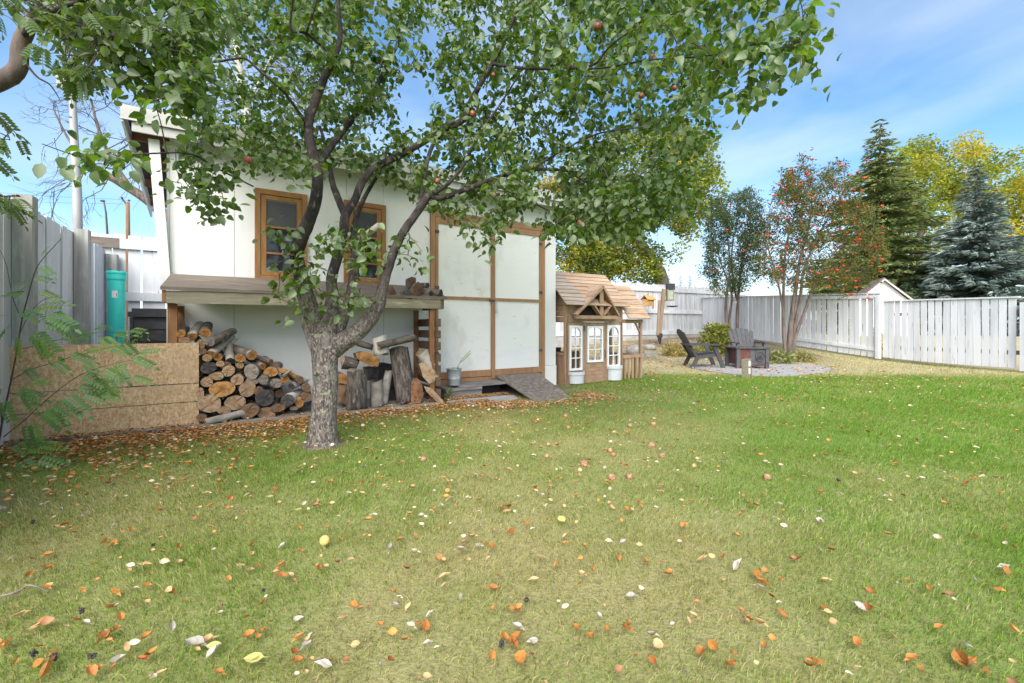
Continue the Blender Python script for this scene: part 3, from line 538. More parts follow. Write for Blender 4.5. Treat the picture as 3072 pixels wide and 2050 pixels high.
LOGS = [  # zoomed position x, y, half width, half height, end, tilt, yaw, bark, label
 (190,230,50,1.0,'e_orange',.15,0,'logbark','small orange-ended log at the upper left, touching the store post'),
 (335,275,60,.9,'e_orange',.42,.1,'paleb','orange-ended log tilted up at the top of the pile, second from the post'),
 (515,220,64,1.0,'e_orange',.25,0,'logbark','bright orange-ended log at the very top of the woodpile'),
 (235,312,55,.7,'e_tan',.1,0,'logbark','flattish tan log end just above the strand board panel'),
 (465,372,46,1.2,'e_tan',.2,-.2,'paleb','narrow tan log end by the upper corner of the strand board panel'),
 (575,345,70,.75,'e_grey',.35,.5,'logbark','grey log end turned sideways under the topmost orange log'),
 (600,500,56,.9,'e_orange',.55,.45,'paleb','forked grey log with an orange end, pointing up to the shed wall'),
 (690,545,52,.95,'e_orange',.1,0,'logbark','orange round log end right of the forked grey log'),
 (545,556,56,.9,'e_tan',.05,0,'logbark','small tan log end left under the forked grey log'),
 (860,600,58,.85,'e_char',.75,-.1,'paleb','grey knobbly branch log with a dark hollow end, standing up steeply'),
 (990,560,62,.9,'e_orange',.15,0,'logbark','amber log end beside the steep knobbly branch log'),
 (720,635,48,.85,'e_tan',.05,0,'logbark','little pale log end below the amber rounds in mid pile'),
 (985,655,48,.95,'e_tan',.05,0,'logbark','little pinkish tan log end right of the hollow branch log'),
 (1150,520,66,1.05,'e_orange',.2,-.5,'logbark','clean-cut peach-orange log end on the pile slope, half way down'),
 (830,732,77,.95,'e_tan',.05,0,'logbark','whitish tan round log end in the middle of the pile'),
 (1405,610,38,1.0,'e_orange',.3,-.7,'logbark','thin dark pole with a small orange end on the slope by the tree'),
 (1295,672,42,1.1,'e_orange',.35,-.45,'logbark','short thin orange-ended pole below the thin dark pole'),
 (1400,742,88,.85,'e_orange',.1,.2,'logbark','wide orange split log lying half way between pile top and tree'),
 (670,800,88,.6,'e_tan',.1,.1,'logbark','wide flat tan half log near the panel edge in mid pile'),
 (540,880,71,.95,'e_tan',0,0,'logbark','grey-tan round log end against the strand board panel edge'),
 (950,850,74,1.0,'e_tan',.05,0,'paleb','pale yellowish round log end above the wide oval orange log'),
 (745,977,150,.68,'e_orange',0,0,'logbark','very wide oval orange-brown log end with wavy grain'),
 (1085,972,102,1.05,'e_tan',0,0,'logbark','tan round log end with star cracks right of the wide oval log'),
 (1300,852,68,1.0,'e_grey',.2,.3,'logbark','pinkish grey split log end above the charcoal-grey round'),
 (1470,897,74,.95,'e_grey',.1,0,'logbark','plain grey round log end above and right of the charcoal-grey round'),
 (1590,850,58,.8,'e_orange',.1,.1,'logbark','small amber log end on the right slope near the tree trunk'),
 (575,1172,134,.86,'e_tan',0,0,'logbark','largest pale tan log end at the lower left by the panel'),
 (920,1157,123,.82,'e_tan',0,0,'logbark','large tan log end with one dark crack, second in the lower row'),
 (1315,1102,114,.95,'e_char',0,0,'roughbark','charcoal-grey burnt looking round log end in the lower row'),
 (1675,940,50,.95,'e_char',.1,.5,'birch','small dark-ended birch log above the larger birch log'),
 (1625,1122,92,.92,'e_char',.05,.45,'birch','larger dark-ended white birch log near the tree trunk'),
 (1100,1272,122,.82,'e_brown',0,.3,'logbark','smooth brown log end on the floor below the star-cracked log'),
 (1340,1300,118,.70,'e_brown',0,.2,'roughbark','dark brown log end on the floor below the charcoal-grey round'),
 (770,1262,82,.6,'e_tan',0,0,'logbark','half hidden tan log end between the two largest log ends'),
 (452,1040,42,1.9,'e_tan',0,0,'logbark','tan log end half cut off by the panel edge'),
 (470,1362,56,.9,'e_brown',0,0,'logbark','dark log end on the floor in the corner by the panel'),
 (1140,742,98,1.1,'e_grey',.2,.35,'roughbark','lumpy grey bark chunk in the middle right of the pile'),
 (1150,868,88,.55,'e_grey',.05,.1,'roughbark','flat grey bark piece under the lumpy bark chunk'),
 (1500,1232,88,.65,'e_brown',0,-.2,'logbark','dark split log between charcoal-grey round and birch log'),
 (1880,960,60,1.0,'e_brown',.05,0,'logbark','brown log end tucked close behind the tree trunk'),
 (1872,1082,68,.9,'e_brown',.05,.1,'logbark','dark brown log end low down behind the tree trunk'),
 (1785,1150,62,1.2,'e_orange',.05,.1,'logbark','orange split log between the birch log and tree trunk'),
 (1710,1235,60,.5,'e_grey',.0,.6,'roughbark','curved bark offcut on the floor below the birch log'),
 (480,470,50,.8,'e_brown',.05,0,'logbark','dark brown log end just above the panel corner'),
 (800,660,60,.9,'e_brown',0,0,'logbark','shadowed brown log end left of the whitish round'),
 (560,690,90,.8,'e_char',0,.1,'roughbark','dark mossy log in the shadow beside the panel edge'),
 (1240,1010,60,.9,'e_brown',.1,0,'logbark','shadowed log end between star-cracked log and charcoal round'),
 (1790,850,60,.9,'e_brown',.1,-.3,'roughbark','rough brown log at the right foot of the pile slope'),
]
for i, (x, y, r, q, e, ti, ya, bk, lb) in enumerate(LOGS):
    big = y > 950
    make_log(lb, 500 + x/4.48, 950 + y/4.48, r*PX, e, ti*.75, -ya, .36 if big else .40, bk, (-.70 if big else -.66) + .04*((i*7) % 5)/5, q, i+1,
             knot=[(.2, 1.2, r*PX*1.9)] if i in (6,) else ([(.30, .6, r*PX*1.7), (.34, 2.2, r*PX*1.5)] if i == 9 else None), taper=.92)
k = 0
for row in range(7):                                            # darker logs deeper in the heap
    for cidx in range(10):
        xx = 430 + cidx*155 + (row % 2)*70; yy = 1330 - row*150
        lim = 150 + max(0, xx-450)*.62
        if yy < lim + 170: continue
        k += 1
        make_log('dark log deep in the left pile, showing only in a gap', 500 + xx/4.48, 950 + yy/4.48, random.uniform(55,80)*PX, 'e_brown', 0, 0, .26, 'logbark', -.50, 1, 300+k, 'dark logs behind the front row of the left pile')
# grey log with a side branch lying across the front
o = make_log('grey log with an orange end and thin side branch lying across the front', 500+515/4.48, 950+1425/4.48, 46*PX, 'e_orange', .12, -1.22, .34, 'paleb', -.76, 1, 77, knot=None)
part('side_branch', MB().tube([(0,.17,.0),(.02,.16,-.04),(.05,.12,-.085),(.06,.10,-.10)], [.016,.012,.009,.006], 7), M['paleb'], o, True)
def split(label, pts, y0, y1, mat_, cut, off=-.66, group='firewood logs stacked in the left pile', name='split_log'):
    """a split piece: bark outline given in zoomed pixels of the pile, extruded between two depths, rough split face to the front"""
    P = [fac(u, v, off) for u, v in pts]; cx = sum(p[0] for p in P)/len(P); cz = sum(p[1] for p in P)/len(P); rr = random.Random(len(label))
    Q = [(p[0]-cx, p[1]-cz) for p in P]; n = len(Q)
    mb = MB(); vs = [(x, y0+rr.uniform(-.01,.01), z) for x, z in Q] + [(x*rr.uniform(.8,.95), y1, z*rr.uniform(.8,.95)) for x, z in Q]
    mb.add(vs, [(i, (i+1) % n, (i+1) % n+n, i+n)[::-1] for i in range(n)] + [tuple(range(2*n-1, n-1, -1))])
    o = part(name, mb, M[mat_], None, False, S(cx, off, cz), (0, 0, ANG))
    c = MB(); c.add([*vs[:n], (0, y0 - .018, 0)], [(i, (i+1) % n, n) for i in range(n)])
    part('split_face', c, M[cut], o); tag(o, label, 'log', group); return o
Z5 = lambda x, y: (500 + x/4.48, 950 + y/4.48)
split('long orange split log sloping down to the tree trunk', [Z5(1490,680),(Z5(1500,740)),Z5(1640,800),Z5(1760,850),Z5(1790,815),Z5(1640,720)], 0, .12, 'logbark', 'e_orange', -.60)
split('thin cut stick poking up from the right slope of the pile', [Z5(1545,800),Z5(1585,815),Z5(1695,715),Z5(1665,695)], 0, .03, 'logbark', 'e_grey', -.69)
split('torn brown bark sheet standing at the store post', [Z5(120,190),Z5(250,170),Z5(245,60),Z5(200,40),Z5(175,10),Z5(130,60)], 0, .05, 'brownwood', 'e_brown', -.5)
Z6 = lambda x, y: (950 + x/3.267, 800 + y/3.267)
def stump(label, top, bot, rt, rb, bark, end, off, squash=.9, group='large logs standing in the right part of the store', dy=0.0, n=18, name='log', seed=3):
    """a log standing or leaning: top and bottom given as zoomed pixels, radius in zoomed pixels"""
    k = 4.9/1300/3.267
    a = fac(*Z6(*top), off + dy); b = fac(*Z6(*bot), off); A = Vector((a[0], off+dy, a[1])); B = Vector((b[0], off, max(b[1], .05)))
    ax = (A - B); L = ax.length; rr = random.Random(seed); mb = MB(); vs = []; rings = 9; ph = [rr.random()*6.28 for _ in range(4)]
    for i in range(rings):
        f = i/(rings-1); r = (rb + (rt-rb)*f)*k
        for j in range(n):
            an = 2*math.pi*j/n; q = r*(1 + .05*math.sin(2*an+ph[0]) + .035*math.sin(5*an+ph[1]+f*2) + .025*math.sin(9*an+ph[2]-f*3) + rr.uniform(-.02,.02))
            vs.append((math.cos(an)*q, math.sin(an)*q*squash, L*f + (.012*math.sin(2*an+ph[3]) if i in (0, rings-1) else 0)))
    mb.add(vs, [(i*n+j, i*n+(j+1) % n, (i+1)*n+(j+1) % n, (i+1)*n+j) for i in range(rings-1) for j in range(n)] + [tuple(range(n-1, -1, -1))])
    rot = ax.to_track_quat('Z', 'Y').to_matrix().to_4x4()
    o = part(name, mb, M[bark], None, True); o.matrix_world = Matrix.Translation(SL) @ Matrix.Rotation(ANG, 4, 'Z') @ Matrix.Translation(B) @ rot
    c = MB(); tp = vs[(rings-1)*n:]; c.add([*tp, (0, 0, L)], [(j, (j+1) % n, n) for j in range(n)]); part('cut_end', c, M[end], o)
    tag(o, label, 'log', group); return o
stump('upright grey flaky-barked log standing right beside the tree trunk', (395,1012), (395,1435), 92, 96, 'roughbark', 'e_grey', -.72)
stump('pale smooth birch log standing between two darker logs', (585,1118), (590,1395), 62, 74, 'paleb', 'e_char', -.66, seed=5)
stump('thin pale log leaning behind the standing birch log', (705,1025), (655,1390), 42, 44, 'paleb', 'e_grey', -.58, seed=6, dy=.05)
o = stump('tall thick rough-barked stump leaning in the middle of the right pile', (800,795), (890,1372), 105, 118, 'roughbark', 'e_brown', -.62, seed=7, dy=.1)
b_ = split('reddish split root flare at the foot of the tall leaning stump', [Z6(925,1380),Z6(1000,1385),Z6(1050,1260),Z6(1030,1130),Z6(975,1090),Z6(930,1150)], 0, .14, 'roughbark', 'e_red', -.76, 'large logs standing in the right part of the store')
stump('short white-barked round with a dark tilted top resting on the heap', (618,688), (640,862), 82, 80, 'birch', 'e_brown', -.60, seed=8, dy=.03)
stump('stripped brown half log lying across the top of the tall stump', (600,780), (960,690), 42, 44, 'logbark', 'e_orange', -.68, seed=9)
stump('dark grey hollow looking branch poking out behind the white round', (390,745), (545,790), 36, 34, 'logbark', 'e_char', -.45, seed=10)
split('orange and black split log resting above the standing birch log', [Z6(380,850),Z6(400,905),Z6(520,970),Z6(600,985),Z6(620,910),Z6(560,860),Z6(470,835)], 0, .26, 'logbark', 'e_orange', -.62, 'large logs standing in the right part of the store')
stump('rough log lying on top of the upright flaky log', (250,940), (395,960), 78, 62, 'roughbark', 'e_tan', -.52, seed=11)
split('dark orange split log wedged behind the flaky upright log', [Z6(215,1060),Z6(215,1140),Z6(290,1150),Z6(300,1070),Z6(260,1045)], 0, .3, 'logbark', 'e_orange', -.56, 'large logs standing in the right part of the store')
split('brown split log low behind the flaky upright log', [Z6(215,1160),Z6(215,1340),Z6(300,1350),Z6(300,1160)], 0, .3, 'logbark', 'e_brown', -.54, 'large logs standing in the right part of the store')
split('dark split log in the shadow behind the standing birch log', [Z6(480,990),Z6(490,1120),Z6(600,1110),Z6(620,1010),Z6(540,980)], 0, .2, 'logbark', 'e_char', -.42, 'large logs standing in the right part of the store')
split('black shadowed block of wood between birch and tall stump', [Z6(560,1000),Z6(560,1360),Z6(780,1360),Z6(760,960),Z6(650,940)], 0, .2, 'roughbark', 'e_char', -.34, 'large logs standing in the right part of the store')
stump('white birch chunk leaning on the slatted side of the store', (1030,835), (1130,1020), 82, 74, 'birch', 'e_tan', -.60, seed=12)
split('yellow split log face below the white birch chunk', [Z6(1000,950),Z6(1040,1080),Z6(1100,1150),Z6(1190,1110),Z6(1200,1060),Z6(1120,990),Z6(1030,940)], 0, .12, 'logbark', 'e_tan', -.70, 'large logs standing in the right part of the store')
split('long bark slab leaning down to the ground at the store corner', [Z6(1050,1170),Z6(1075,1225),Z6(1245,1395),Z6(1285,1395),Z6(1280,1360),Z6(1130,1195)], 0, .06, 'roughbark', 'e_tan', -.80, 'large logs standing in the right part of the store')
o = split('short flat grey board lying on the leaves before the right pile', [Z6(738,1455),Z6(985,1415),Z6(985,1390),Z6(770,1372)], 0, .10, 'stonegrey', 'e_grey', -.95, 'large logs standing in the right part of the store', 'board')
o = split('flat dark stone under the upright flaky log', [Z6(335,1480),Z6(470,1480),Z6(480,1455),Z6(350,1455)], 0, .12, 'rock', 'rock', -.90, 'large logs standing in the right part of the store', 'stone'); o['category'] = 'stone'; del o['group']
G3 = 'logs lying on the wood store roof'
split('dark round log on the store roof behind the right tree limb', [Z6(680,305),Z6(785,305),Z6(780,255),Z6(740,190),Z6(695,185),Z6(675,230)], 0, .2, 'roughbark', 'e_dark', -.72, G3)
split('black wedge of wood on the store roof', [Z6(805,318),Z6(940,325),Z6(935,260),Z6(900,225),Z6(850,235)], 0, .16, 'roughbark', 'e_char', -.72, G3)
split('short upright stub on the store roof, highest of the heap', [Z6(892,215),Z6(970,215),Z6(972,110),Z6(930,100),Z6(895,115)], 0, .12, 'roughbark', 'e_dark', -.50, G3)
split('reddish brown split wedge leaning in the heap on the store roof', [Z6(930,300),Z6(985,318),Z6(1040,240),Z6(1045,180),Z6(990,148),Z6(950,190)], 0, .14, 'logbark', 'e_dark', -.73, G3)
make_log('dark round log at the front of the heap on the store roof', *Z6(1122,268), 36*4.9/1300/3.267, 'e_dark', .05, .55, .22, 'roughbark', -.70, 1, 91, G3)
make_log('thick black-barked log at the right end of the store roof', *Z6(1222,262), 42*4.9/1300/3.267, 'e_char', .05, .75, .30, 'roughbark', -.70, 1, 92, G3)
make_log('small log at the back of the heap on the store roof', *Z6(1090,185), 30*4.9/1300/3.267, 'e_char', .05, .5, .22, 'roughbark', -.46, 1, 93, G3)

# ------------------------------------------------------------------ fences
CUBE = {}
def cube(mn):
    if mn not in CUBE: CUBE[mn] = MB().box(-.5, .5, -.5, .5, 0, 1).mesh('board_' + mn, M[mn])
    return CUBE[mn]
def fence(label, P, D, t0, t1, top, bot, bw, gap, mn, rails=(), posts=(), rail_mat=None, cap=None, rail_side=-1, thick=.018, jit=.010, group=None, postmat='fence', pw=.09):
    """boards along the line P + t D; top and bot are functions of t; rails = [(height fn, size)], posts = parameters"""
    rz_ = math.atan2(D.y, D.x); N_ = Vector((-D.y, D.x, 0)) * rail_side            # rail_side -1 : right of D
    f = thing('wooden_fence', label, 'fence', P + D*t0 + Vector((0, 0, bot(t0))), rz_, group); L0 = f.location.copy(); inv = Matrix.Rotation(-rz_, 3, 'Z')
    rr = random.Random(len(label)); t = t0
    while t < t1 - bw*.5:
        tm = t + bw/2; z0, z1 = bot(tm), top(tm) + rr.uniform(-jit, jit)
        link('board', cube(mn), f, inv @ (P + D*tm + Vector((0, 0, z0)) - L0), (rr.uniform(-.006,.006), rr.uniform(-.007,.007), rr.uniform(-.02,.02)), (bw*rr.uniform(.95,1.04), thick, z1 - z0)); t += bw + gap*rr.uniform(.5, 1.6)
    for h, sz, ta, tb, mm in rails:
        a, b = P + D*ta + N_*(thick/2 + .021) , P + D*tb + N_*(thick/2 + .021); a.z, b.z = h(ta), h(tb)
        part('rail', MB().beam(inv @ (a - L0), inv @ (b - L0), .038, sz), M[mm], f)
    for tp, h in posts:
        a = P + D*tp + N_*(thick/2 + pw/2 + .003)
        link('post', cube(postmat), f, inv @ (a + Vector((0, 0, bot(tp) - .02)) - L0), (0, 0, 0), (pw, pw, h - bot(tp) + .02))
    if cap:
        a, b = P + D*t0, P + D*t1; a.z, b.z = top(t0) + .012, top(t1) + .012
        part('cap_rail', MB().beam(inv @ (a - L0), inv @ (b - L0), .10, cap), M[mn], f)
    return f
FL = Vector((-4.13, 3.54, 0))
fence('tall white board fence on the left beside the rowan sapling', FL, DN, -3.4, 2.95, lambda t: 2.06, lambda t: .03, .14, .004, 'fence', posts=((-2.15, 2.10), (.113, 2.10), (1.63, 2.10), (2.93, 2.0)), postmat='postgrey', pw=.12)
CB = FL + DN*3.02
fence('white board fence behind the teal pipe with wide gaps', CB, DX, -.55, 1.9, lambda t: 2.30, lambda t: .05, .135, .016, 'fence',
      rails=((lambda t: 2.17, .14, -.55, .14, 'railbrown'), (lambda t: 2.17, .14, .143, 1.9, 'fence'), (lambda t: 1.42, .12, .0, 1.9, 'fence')))
KC = Vector((7.89, 18.0, 0))                                      # far right corner of the yard
tA = line_u(KC, DX, 1600); 
fence('bleached grey-white fence behind the bird feeder and playhouse', KC, DX, tA, 7.0, lambda t: 2.60 + .01*t, lambda t: .64, .125, .006, 'fencegrey',
      rails=((lambda t: 2.42 + .01*t, .17, tA, 7.0, 'fence'), (lambda t: 1.55, .14, tA, -.03, 'fence'), (lambda t: .74, .16, tA, -.03, 'fence')), jit=.02)
part_f = part('footing_wall', MB().beam(KC + DX*tA + Vector((0, 0, .40)), KC + Vector((0, 0, .40)), .12, .46), M['concrete']); tag(part_f, 'low concrete footing wall under the bleached grey fence', 'wall')
SD_ = Vector((10.89 - 10.02, 9.29 - 11.82, 0)).normalized()
tl = lambda u: line_u(KC, SD_, u)
tz = lambda t: terr(0, (KC + SD_*t).y) + .06
G = 'white fence sections along the right side of the yard'
a_, b_ = .05, tl(2390)
fence('plain white fence section behind the two rowan trees', KC, SD_, a_, b_, lambda t: 2.16 - .045*t, tz, .125, .017, 'fence', cap=.03, rail_side=1, group=G)
c_ = tl(2645)
fence('white fence section with bottom rail and vines, right of the rowan trees', KC, SD_, b_ + .02, c_, lambda t: 1.98 - .045*(t - b_), lambda t: tz(t) + .0,   .130, .03, 'fence', cap=.035,
      rails=((lambda t: tz(t) + .22, .09, b_, c_, 'fence'), (lambda t: 1.90 - .045*(t - b_), .09, b_, c_, 'fence')), posts=((c_ - .05, 1.82),), rail_side=-1, group=G)
d_ = tl(3060)
fence('widest white fence section with cap rail and dark gaps at the right', KC, SD_, c_ + .04, d_, lambda t: 1.66 - .02*(t-c_), lambda t: terr(0, (KC + SD_*t).y) + .09, .122, .017, 'fence', cap=.03, rail_side=1, group=G, rails=((lambda t: .42, .09, c_ + .04, d_, 'railbrown'), (lambda t: 1.30, .09, c_ + .04, d_, 'railbrown')))
fence('white fence section cut off by the right picture edge', KC, SD_, d_ + .03, d_ + 6.4, lambda t: 1.50, lambda t: .06, .128, .008, 'fence',
      rails=((lambda t: 1.44, .09, d_ + .03, d_ + 6.4, 'fence'), (lambda t: .18, .09, d_ + .03, d_ + 6.4, 'fence')), posts=((d_ + .08, 1.5),), rail_side=-1, group=G)

# ------------------------------------------------------------------ behind the strand board
p = at(350, 900, 5.55); t = thing('plastic_pipe', 'upright teal plastic sewer pipe with a white sticker', 'pipe', (p.x, p.y, 0), 0)
zt = at(350, 815, 5.55).z; r_ = 21.5*5.55/1300
part('body', MB().lathe([(r_*.97,0),(r_*.97,zt-.13),(r_*1.08,zt-.10),(r_*1.08,zt-.035),(r_*1.14,zt-.03),(r_*1.14,zt-.012),(r_*1.10,zt),(r_*1.0,zt),(r_*1.0,zt-.25)], 48), M['teal'], t, False)
mb = MB(); s_ = []
for i in range(7):
    a = R(-78) + R(36)*i/6; s_ += [(math.cos(a)*r_*.985, math.sin(a)*r_*.985, zt-.34), (math.cos(a)*r_*.985, math.sin(a)*r_*.985, zt-.20)]
mb.add(s_, [(2*i, 2*i+2, 2*i+3, 2*i+1) for i in range(6)]); st = part('sticker', mb, M['whitepl'], t)
mb = MB()
for i in range(6):
    a = R(-50) + R(4)*i/6; mb.add([(math.cos(x)*r_*.989, math.sin(x)*r_*.989, z) for x, z in ((a, zt-.325), (a+R(.4), zt-.325), (a+R(.4), zt-.28), (a, zt-.28))], [(0,1,2,3)])
part('barcode', mb, M['black'], st)
t = thing('storage_box', 'black plastic storage box behind the strand board panel', 'box', (*at(492, 1000, 5.35).xy, 0), ANG)
part('body', MB().box(-.27,.42,-.2,.25,0,1.10).box(-.285,-.255,-.22,-.2,0,1.10), M['black'], t)
for i in range(5): part('ridge', MB().box(-.25,.40,-.212,-.201,.40+i*.14,.49+i*.14), M['black'], t)
part('lid', MB().box(-.30,.45,-.235,.28,1.105,1.165).box(-.27,.42,-.2,.25,1.166,1.205), M['black'], t)
# poles beyond the fence
def pole(name, label, cat, pts, rad, m, n=12):
    P = [Vector(q) for q in pts]; b = P[0].copy(); t = thing(name, label, cat, b)
    part('shaft', MB().tube([q - b for q in P], rad, n), M[m], t, True); return t, b
Yp = 9.5
t, b = pole('light_pole', 'tall grey steel pole with a square lamp head left of the shed', 'pole', [(*at(237, 900, Yp).xy, 0), at(232, 600, Yp), at(217, 290, Yp), at(212, 200, Yp)], [.088,.082,.062,.055], 'greymetal')
q = at(214, 258, Yp) - b
part('lamp_head', MB().box(-.15,.13,-.2,.12,-.13,.14, Matrix.Translation(q) @ Matrix.Rotation(.25, 4, 'Z') @ Matrix.Rotation(.06, 4, 'X')), M['greymetal'], t)
part('bracket', MB().tube([q + Vector((0,0,-.22)), q + Vector((0,0,-.12))], [.075,.075], 10), M['steel'], t)
part('clamp_band', MB().box(-.03,.03,-.074,-.066,-.01,.01, Matrix.Translation(at(220, 356, Yp) - b)), M['steel'], t)
t, b = pole('street_lamp', 'thin distant street lamp with a curved arm above the back fence', 'lamp', [(*at(322, 800, 40).xy, 0), at(322, 700, 40), at(318, 640, 40), at(312, 606, 40)], [.10,.09,.07,.06], 'steel', 8)
part('lamp_head', MB().ball(at(308, 603, 40) - b, .2, 8, 5, (1.3,.6,.5)), M['steel'], t)
t, b = pole('utility_pole', 'brown wooden utility pole far behind the back fence', 'pole', [(*at(384, 800, 38).xy, 0), at(384, 700, 38), at(383, 607, 38)], [.17,.16,.14], 'brownpole', 8)
part('cross_arm', MB().beam(at(366, 597, 38) - b, at(382, 616, 38) - b, .1, .1), M['steel'], t)
part('insulator', MB().ball(at(366, 594, 38) - b, .1, 6, 4).ball(at(387, 602, 38) - b, .1, 6, 4), M['steel'], t)
for k_, (ya, yb) in enumerate(((560, 600), (588, 612))):
    pts = [at(-200 + i*60, ya + (yb-ya)*i/10 + 6*math.sin(math.pi*i/10), 37.5) for i in range(10)] + [at(383, yb + 2, 38)]
    o = part('overhead_wire', MB().tube(pts, .012, 4), M['steel']); tag(o, ('upper' if k_ == 0 else 'lower') + ' overhead wire running left from the utility pole', 'wire', 'overhead wires')

# ------------------------------------------------------------------ playhouse
PO = -.15                                                       # its front, in the shed's frame
pf = lambda u, v: fac(u, v, PO)
xa, xb, xc = pf(1696, 1)[0], pf(1868, 1)[0], pf(1927, 1)[0]
ph = sthing('playhouse', 'brown cedar playhouse with white arched windows and shingled roof beside the shed', 'playhouse', xa, PO, 0)
PW, PC = xb - xa, xc - xa; PD = 1.15
zf = lambda v, u=1790: pf(u, v)[1]
zE = pf(1705, 918)[1]; zB0, zB1 = pf(1790, 966)[1], pf(1790, 950)[1]
X = lambda u: pf(u, 1)[0] - xa
def pp(name, mb, m='cedar', parent=None, smooth=False): return part(name, mb, M[m], parent if parent else ph, smooth)
for x in (0, PW-.05): pp('corner_post', MB().box(x, x+.05, 0, .05, 0, zE + .02))
for x in (0, PW-.05): pp('corner_post', MB().box(x, x+.05, PD-.05, PD, 0, zE + .02))
pp('header_beam', MB().box(.052, PW-.052, -.014, .03, zB0, zB1))
for i in range(6): pp('upper_board', MB().box(.052+i*(PW-.104)/6, .052+(i+1)*(PW-.104)/6-.003, .004, .022, zB1+.002, zE+.02))
xd0, xd1 = X(1752), X(1817)
pp('door_post', MB().box(xd0-.045, xd0, -.006, .04, 0, zB0-.002)); pp('door_post', MB().box(xd1, xd1+.045, -.006, .04, 0, zB0-.002))
# door
d = pp('door', MB().box(xd0+.004, xd0+.05, -.004, .024, .01, zB0-.006).box(xd1-.05, xd1-.004, -.004, .024, .01, zB0-.006).box(xd0+.05, xd1-.05, -.004, .024, zB0-.10, zB0-.006).box(xd0+.05, xd1-.05, -.004, .024, .34, .40).box(xd0+.05, xd1-.05, -.004, .024, .01, .08))
for i in range(4): pp('plank', MB().box(xd0+.051, xd1-.051, .0, .018, .082+i*.064, .082+(i+1)*.064-.004), 'cedar', d)
pp('handle', MB().tube([(xd1-.03,-.006,.42),(xd1-.035,-.03,.46),(xd1-.035,-.03,.54),(xd1-.03,-.006,.58)], .006, 6), 'steel', d)
pp('hinge', MB().box(xd0-.01, xd0+.012, -.012, -.0045, zB0-.16, zB0-.07), 'steel', d)
pp('mail_slot', MB().box(xd0+.13, xd1-.13, -.012, -.0045, .36, .38), 'whitepl', d)
def arched(x0, x1, z0, z1, rows, cols, arch, parent, m='whitepl', bw=.035, mun=.014, y0=-.022, y1=.012):
    w_ = link('window', None, parent)
    n = 10; xm, hw = (x0+x1)/2, (x1-x0)/2; ia, ib = x0+bw, x1-bw; zs = z1 - bw - (ib-ia)/2 if arch > .9 else z1 - bw - .03
    mb = MB().box(x0, ia, y0, y1, z0, z1).box(ib, x1, y0, y1, z0, z1).box(ia, ib, y0, y1, z0, z0+bw)
    rx, rh = (ib-ia)/2, z1 - bw*.8 - zs
    arc = [((ia+ib)/2 - rx*math.cos(math.pi*i/n), zs + rh*math.sin(math.pi*i/n)) for i in range(n+1)]
    for i in range(n):
        (ax, az), (bx, bz) = arc[i], arc[i+1]
        mb.add([(ax,y0,az),(bx,y0,bz),(bx,y0,z1),(ax,y0,z1),(ax,y1,az),(bx,y1,bz),(bx,y1,z1),(ax,y1,z1)], [(0,1,2,3),(7,6,5,4),(0,4,5,1),(2,6,7,3)])
    part('frame', mb, M[m], w_)
    for c in range(1, cols):
        xx = ia + (ib-ia)*c/cols; part('muntin', MB().box(xx-mun/2, xx+mun/2, y0+.006, y1-.006, z0+bw, zs+rh*.98), M[m], w_)
    for r_ in range(1, rows):
        zz = z0 + bw + (zs + rh - z0 - bw)*r_/rows; part('muntin', MB().box(ia, ib, y0+.005, y1-.005, zz-mun/2, zz+mun/2), M[m], w_)
    return w_
zw0, zw1 = zf(1107), zf(978)
w1 = arched(X(1707), X(1745), zw0, zw1, 4, 2, 1, ph); w2 = arched(X(1820), X(1858), zw0+.02, zw1+.01, 4, 2, 1, ph)
arched(X(1760), X(1807), zf(1086), zf(979), 3, 2, .5, ph, y0=-.026)
for (ua, ub) in ((1698,1707),(1745,1750),(1817.5,1820),(1858,1866)):
    pp('side_board', MB().box(X(ua)+.004, X(ub)-.002, .0, .02, 0, zB0-.003))
pp('sill_board', MB().box(X(1707), X(1745), .0, .02, 0, zw0-.004)); pp('sill_board', MB().box(X(1820), X(1858), .0, .02, 0, zw0+.016))
pp('head_board', MB().box(X(1707), X(1745), .0, .02, zw1+.004, zB0-.003)); pp('head_board', MB().box(X(1820), X(1858), .0, .02, zw1+.014, zB0-.003))
for ua, ub in ((1703,1747),(1818,1860)):                         # flower buckets under the windows
    b_ = link('flower_bucket', None, ph); x0, x1 = X(ua), X(ub); zt_ = zf(1110 if ua < 1800 else 1100); n = 14; prof = []
    def ring(s, z): return [((x0+x1)/2 - (x1-x0)/2*s*math.cos(math.pi*i/n), -.024 - .13*s*math.sin(math.pi*i/n), z) for i in range(n+1)]
    rings = [ring(.86, .03), ring(.90, zt_-.05), ring(1.0, zt_-.05), ring(1.0, zt_), ring(.93, zt_), ring(.9, zt_-.04)]
    vs = [q for r_ in rings for q in r_]; m_ = n+1
    part('shell', MB().add(vs, [(i*m_+j+1, i*m_+j, (i+1)*m_+j, (i+1)*m_+j+1) for i in range(5) for j in range(n)][::1] + [tuple(range(n+1))]), M['bucketpl'], b_, False)
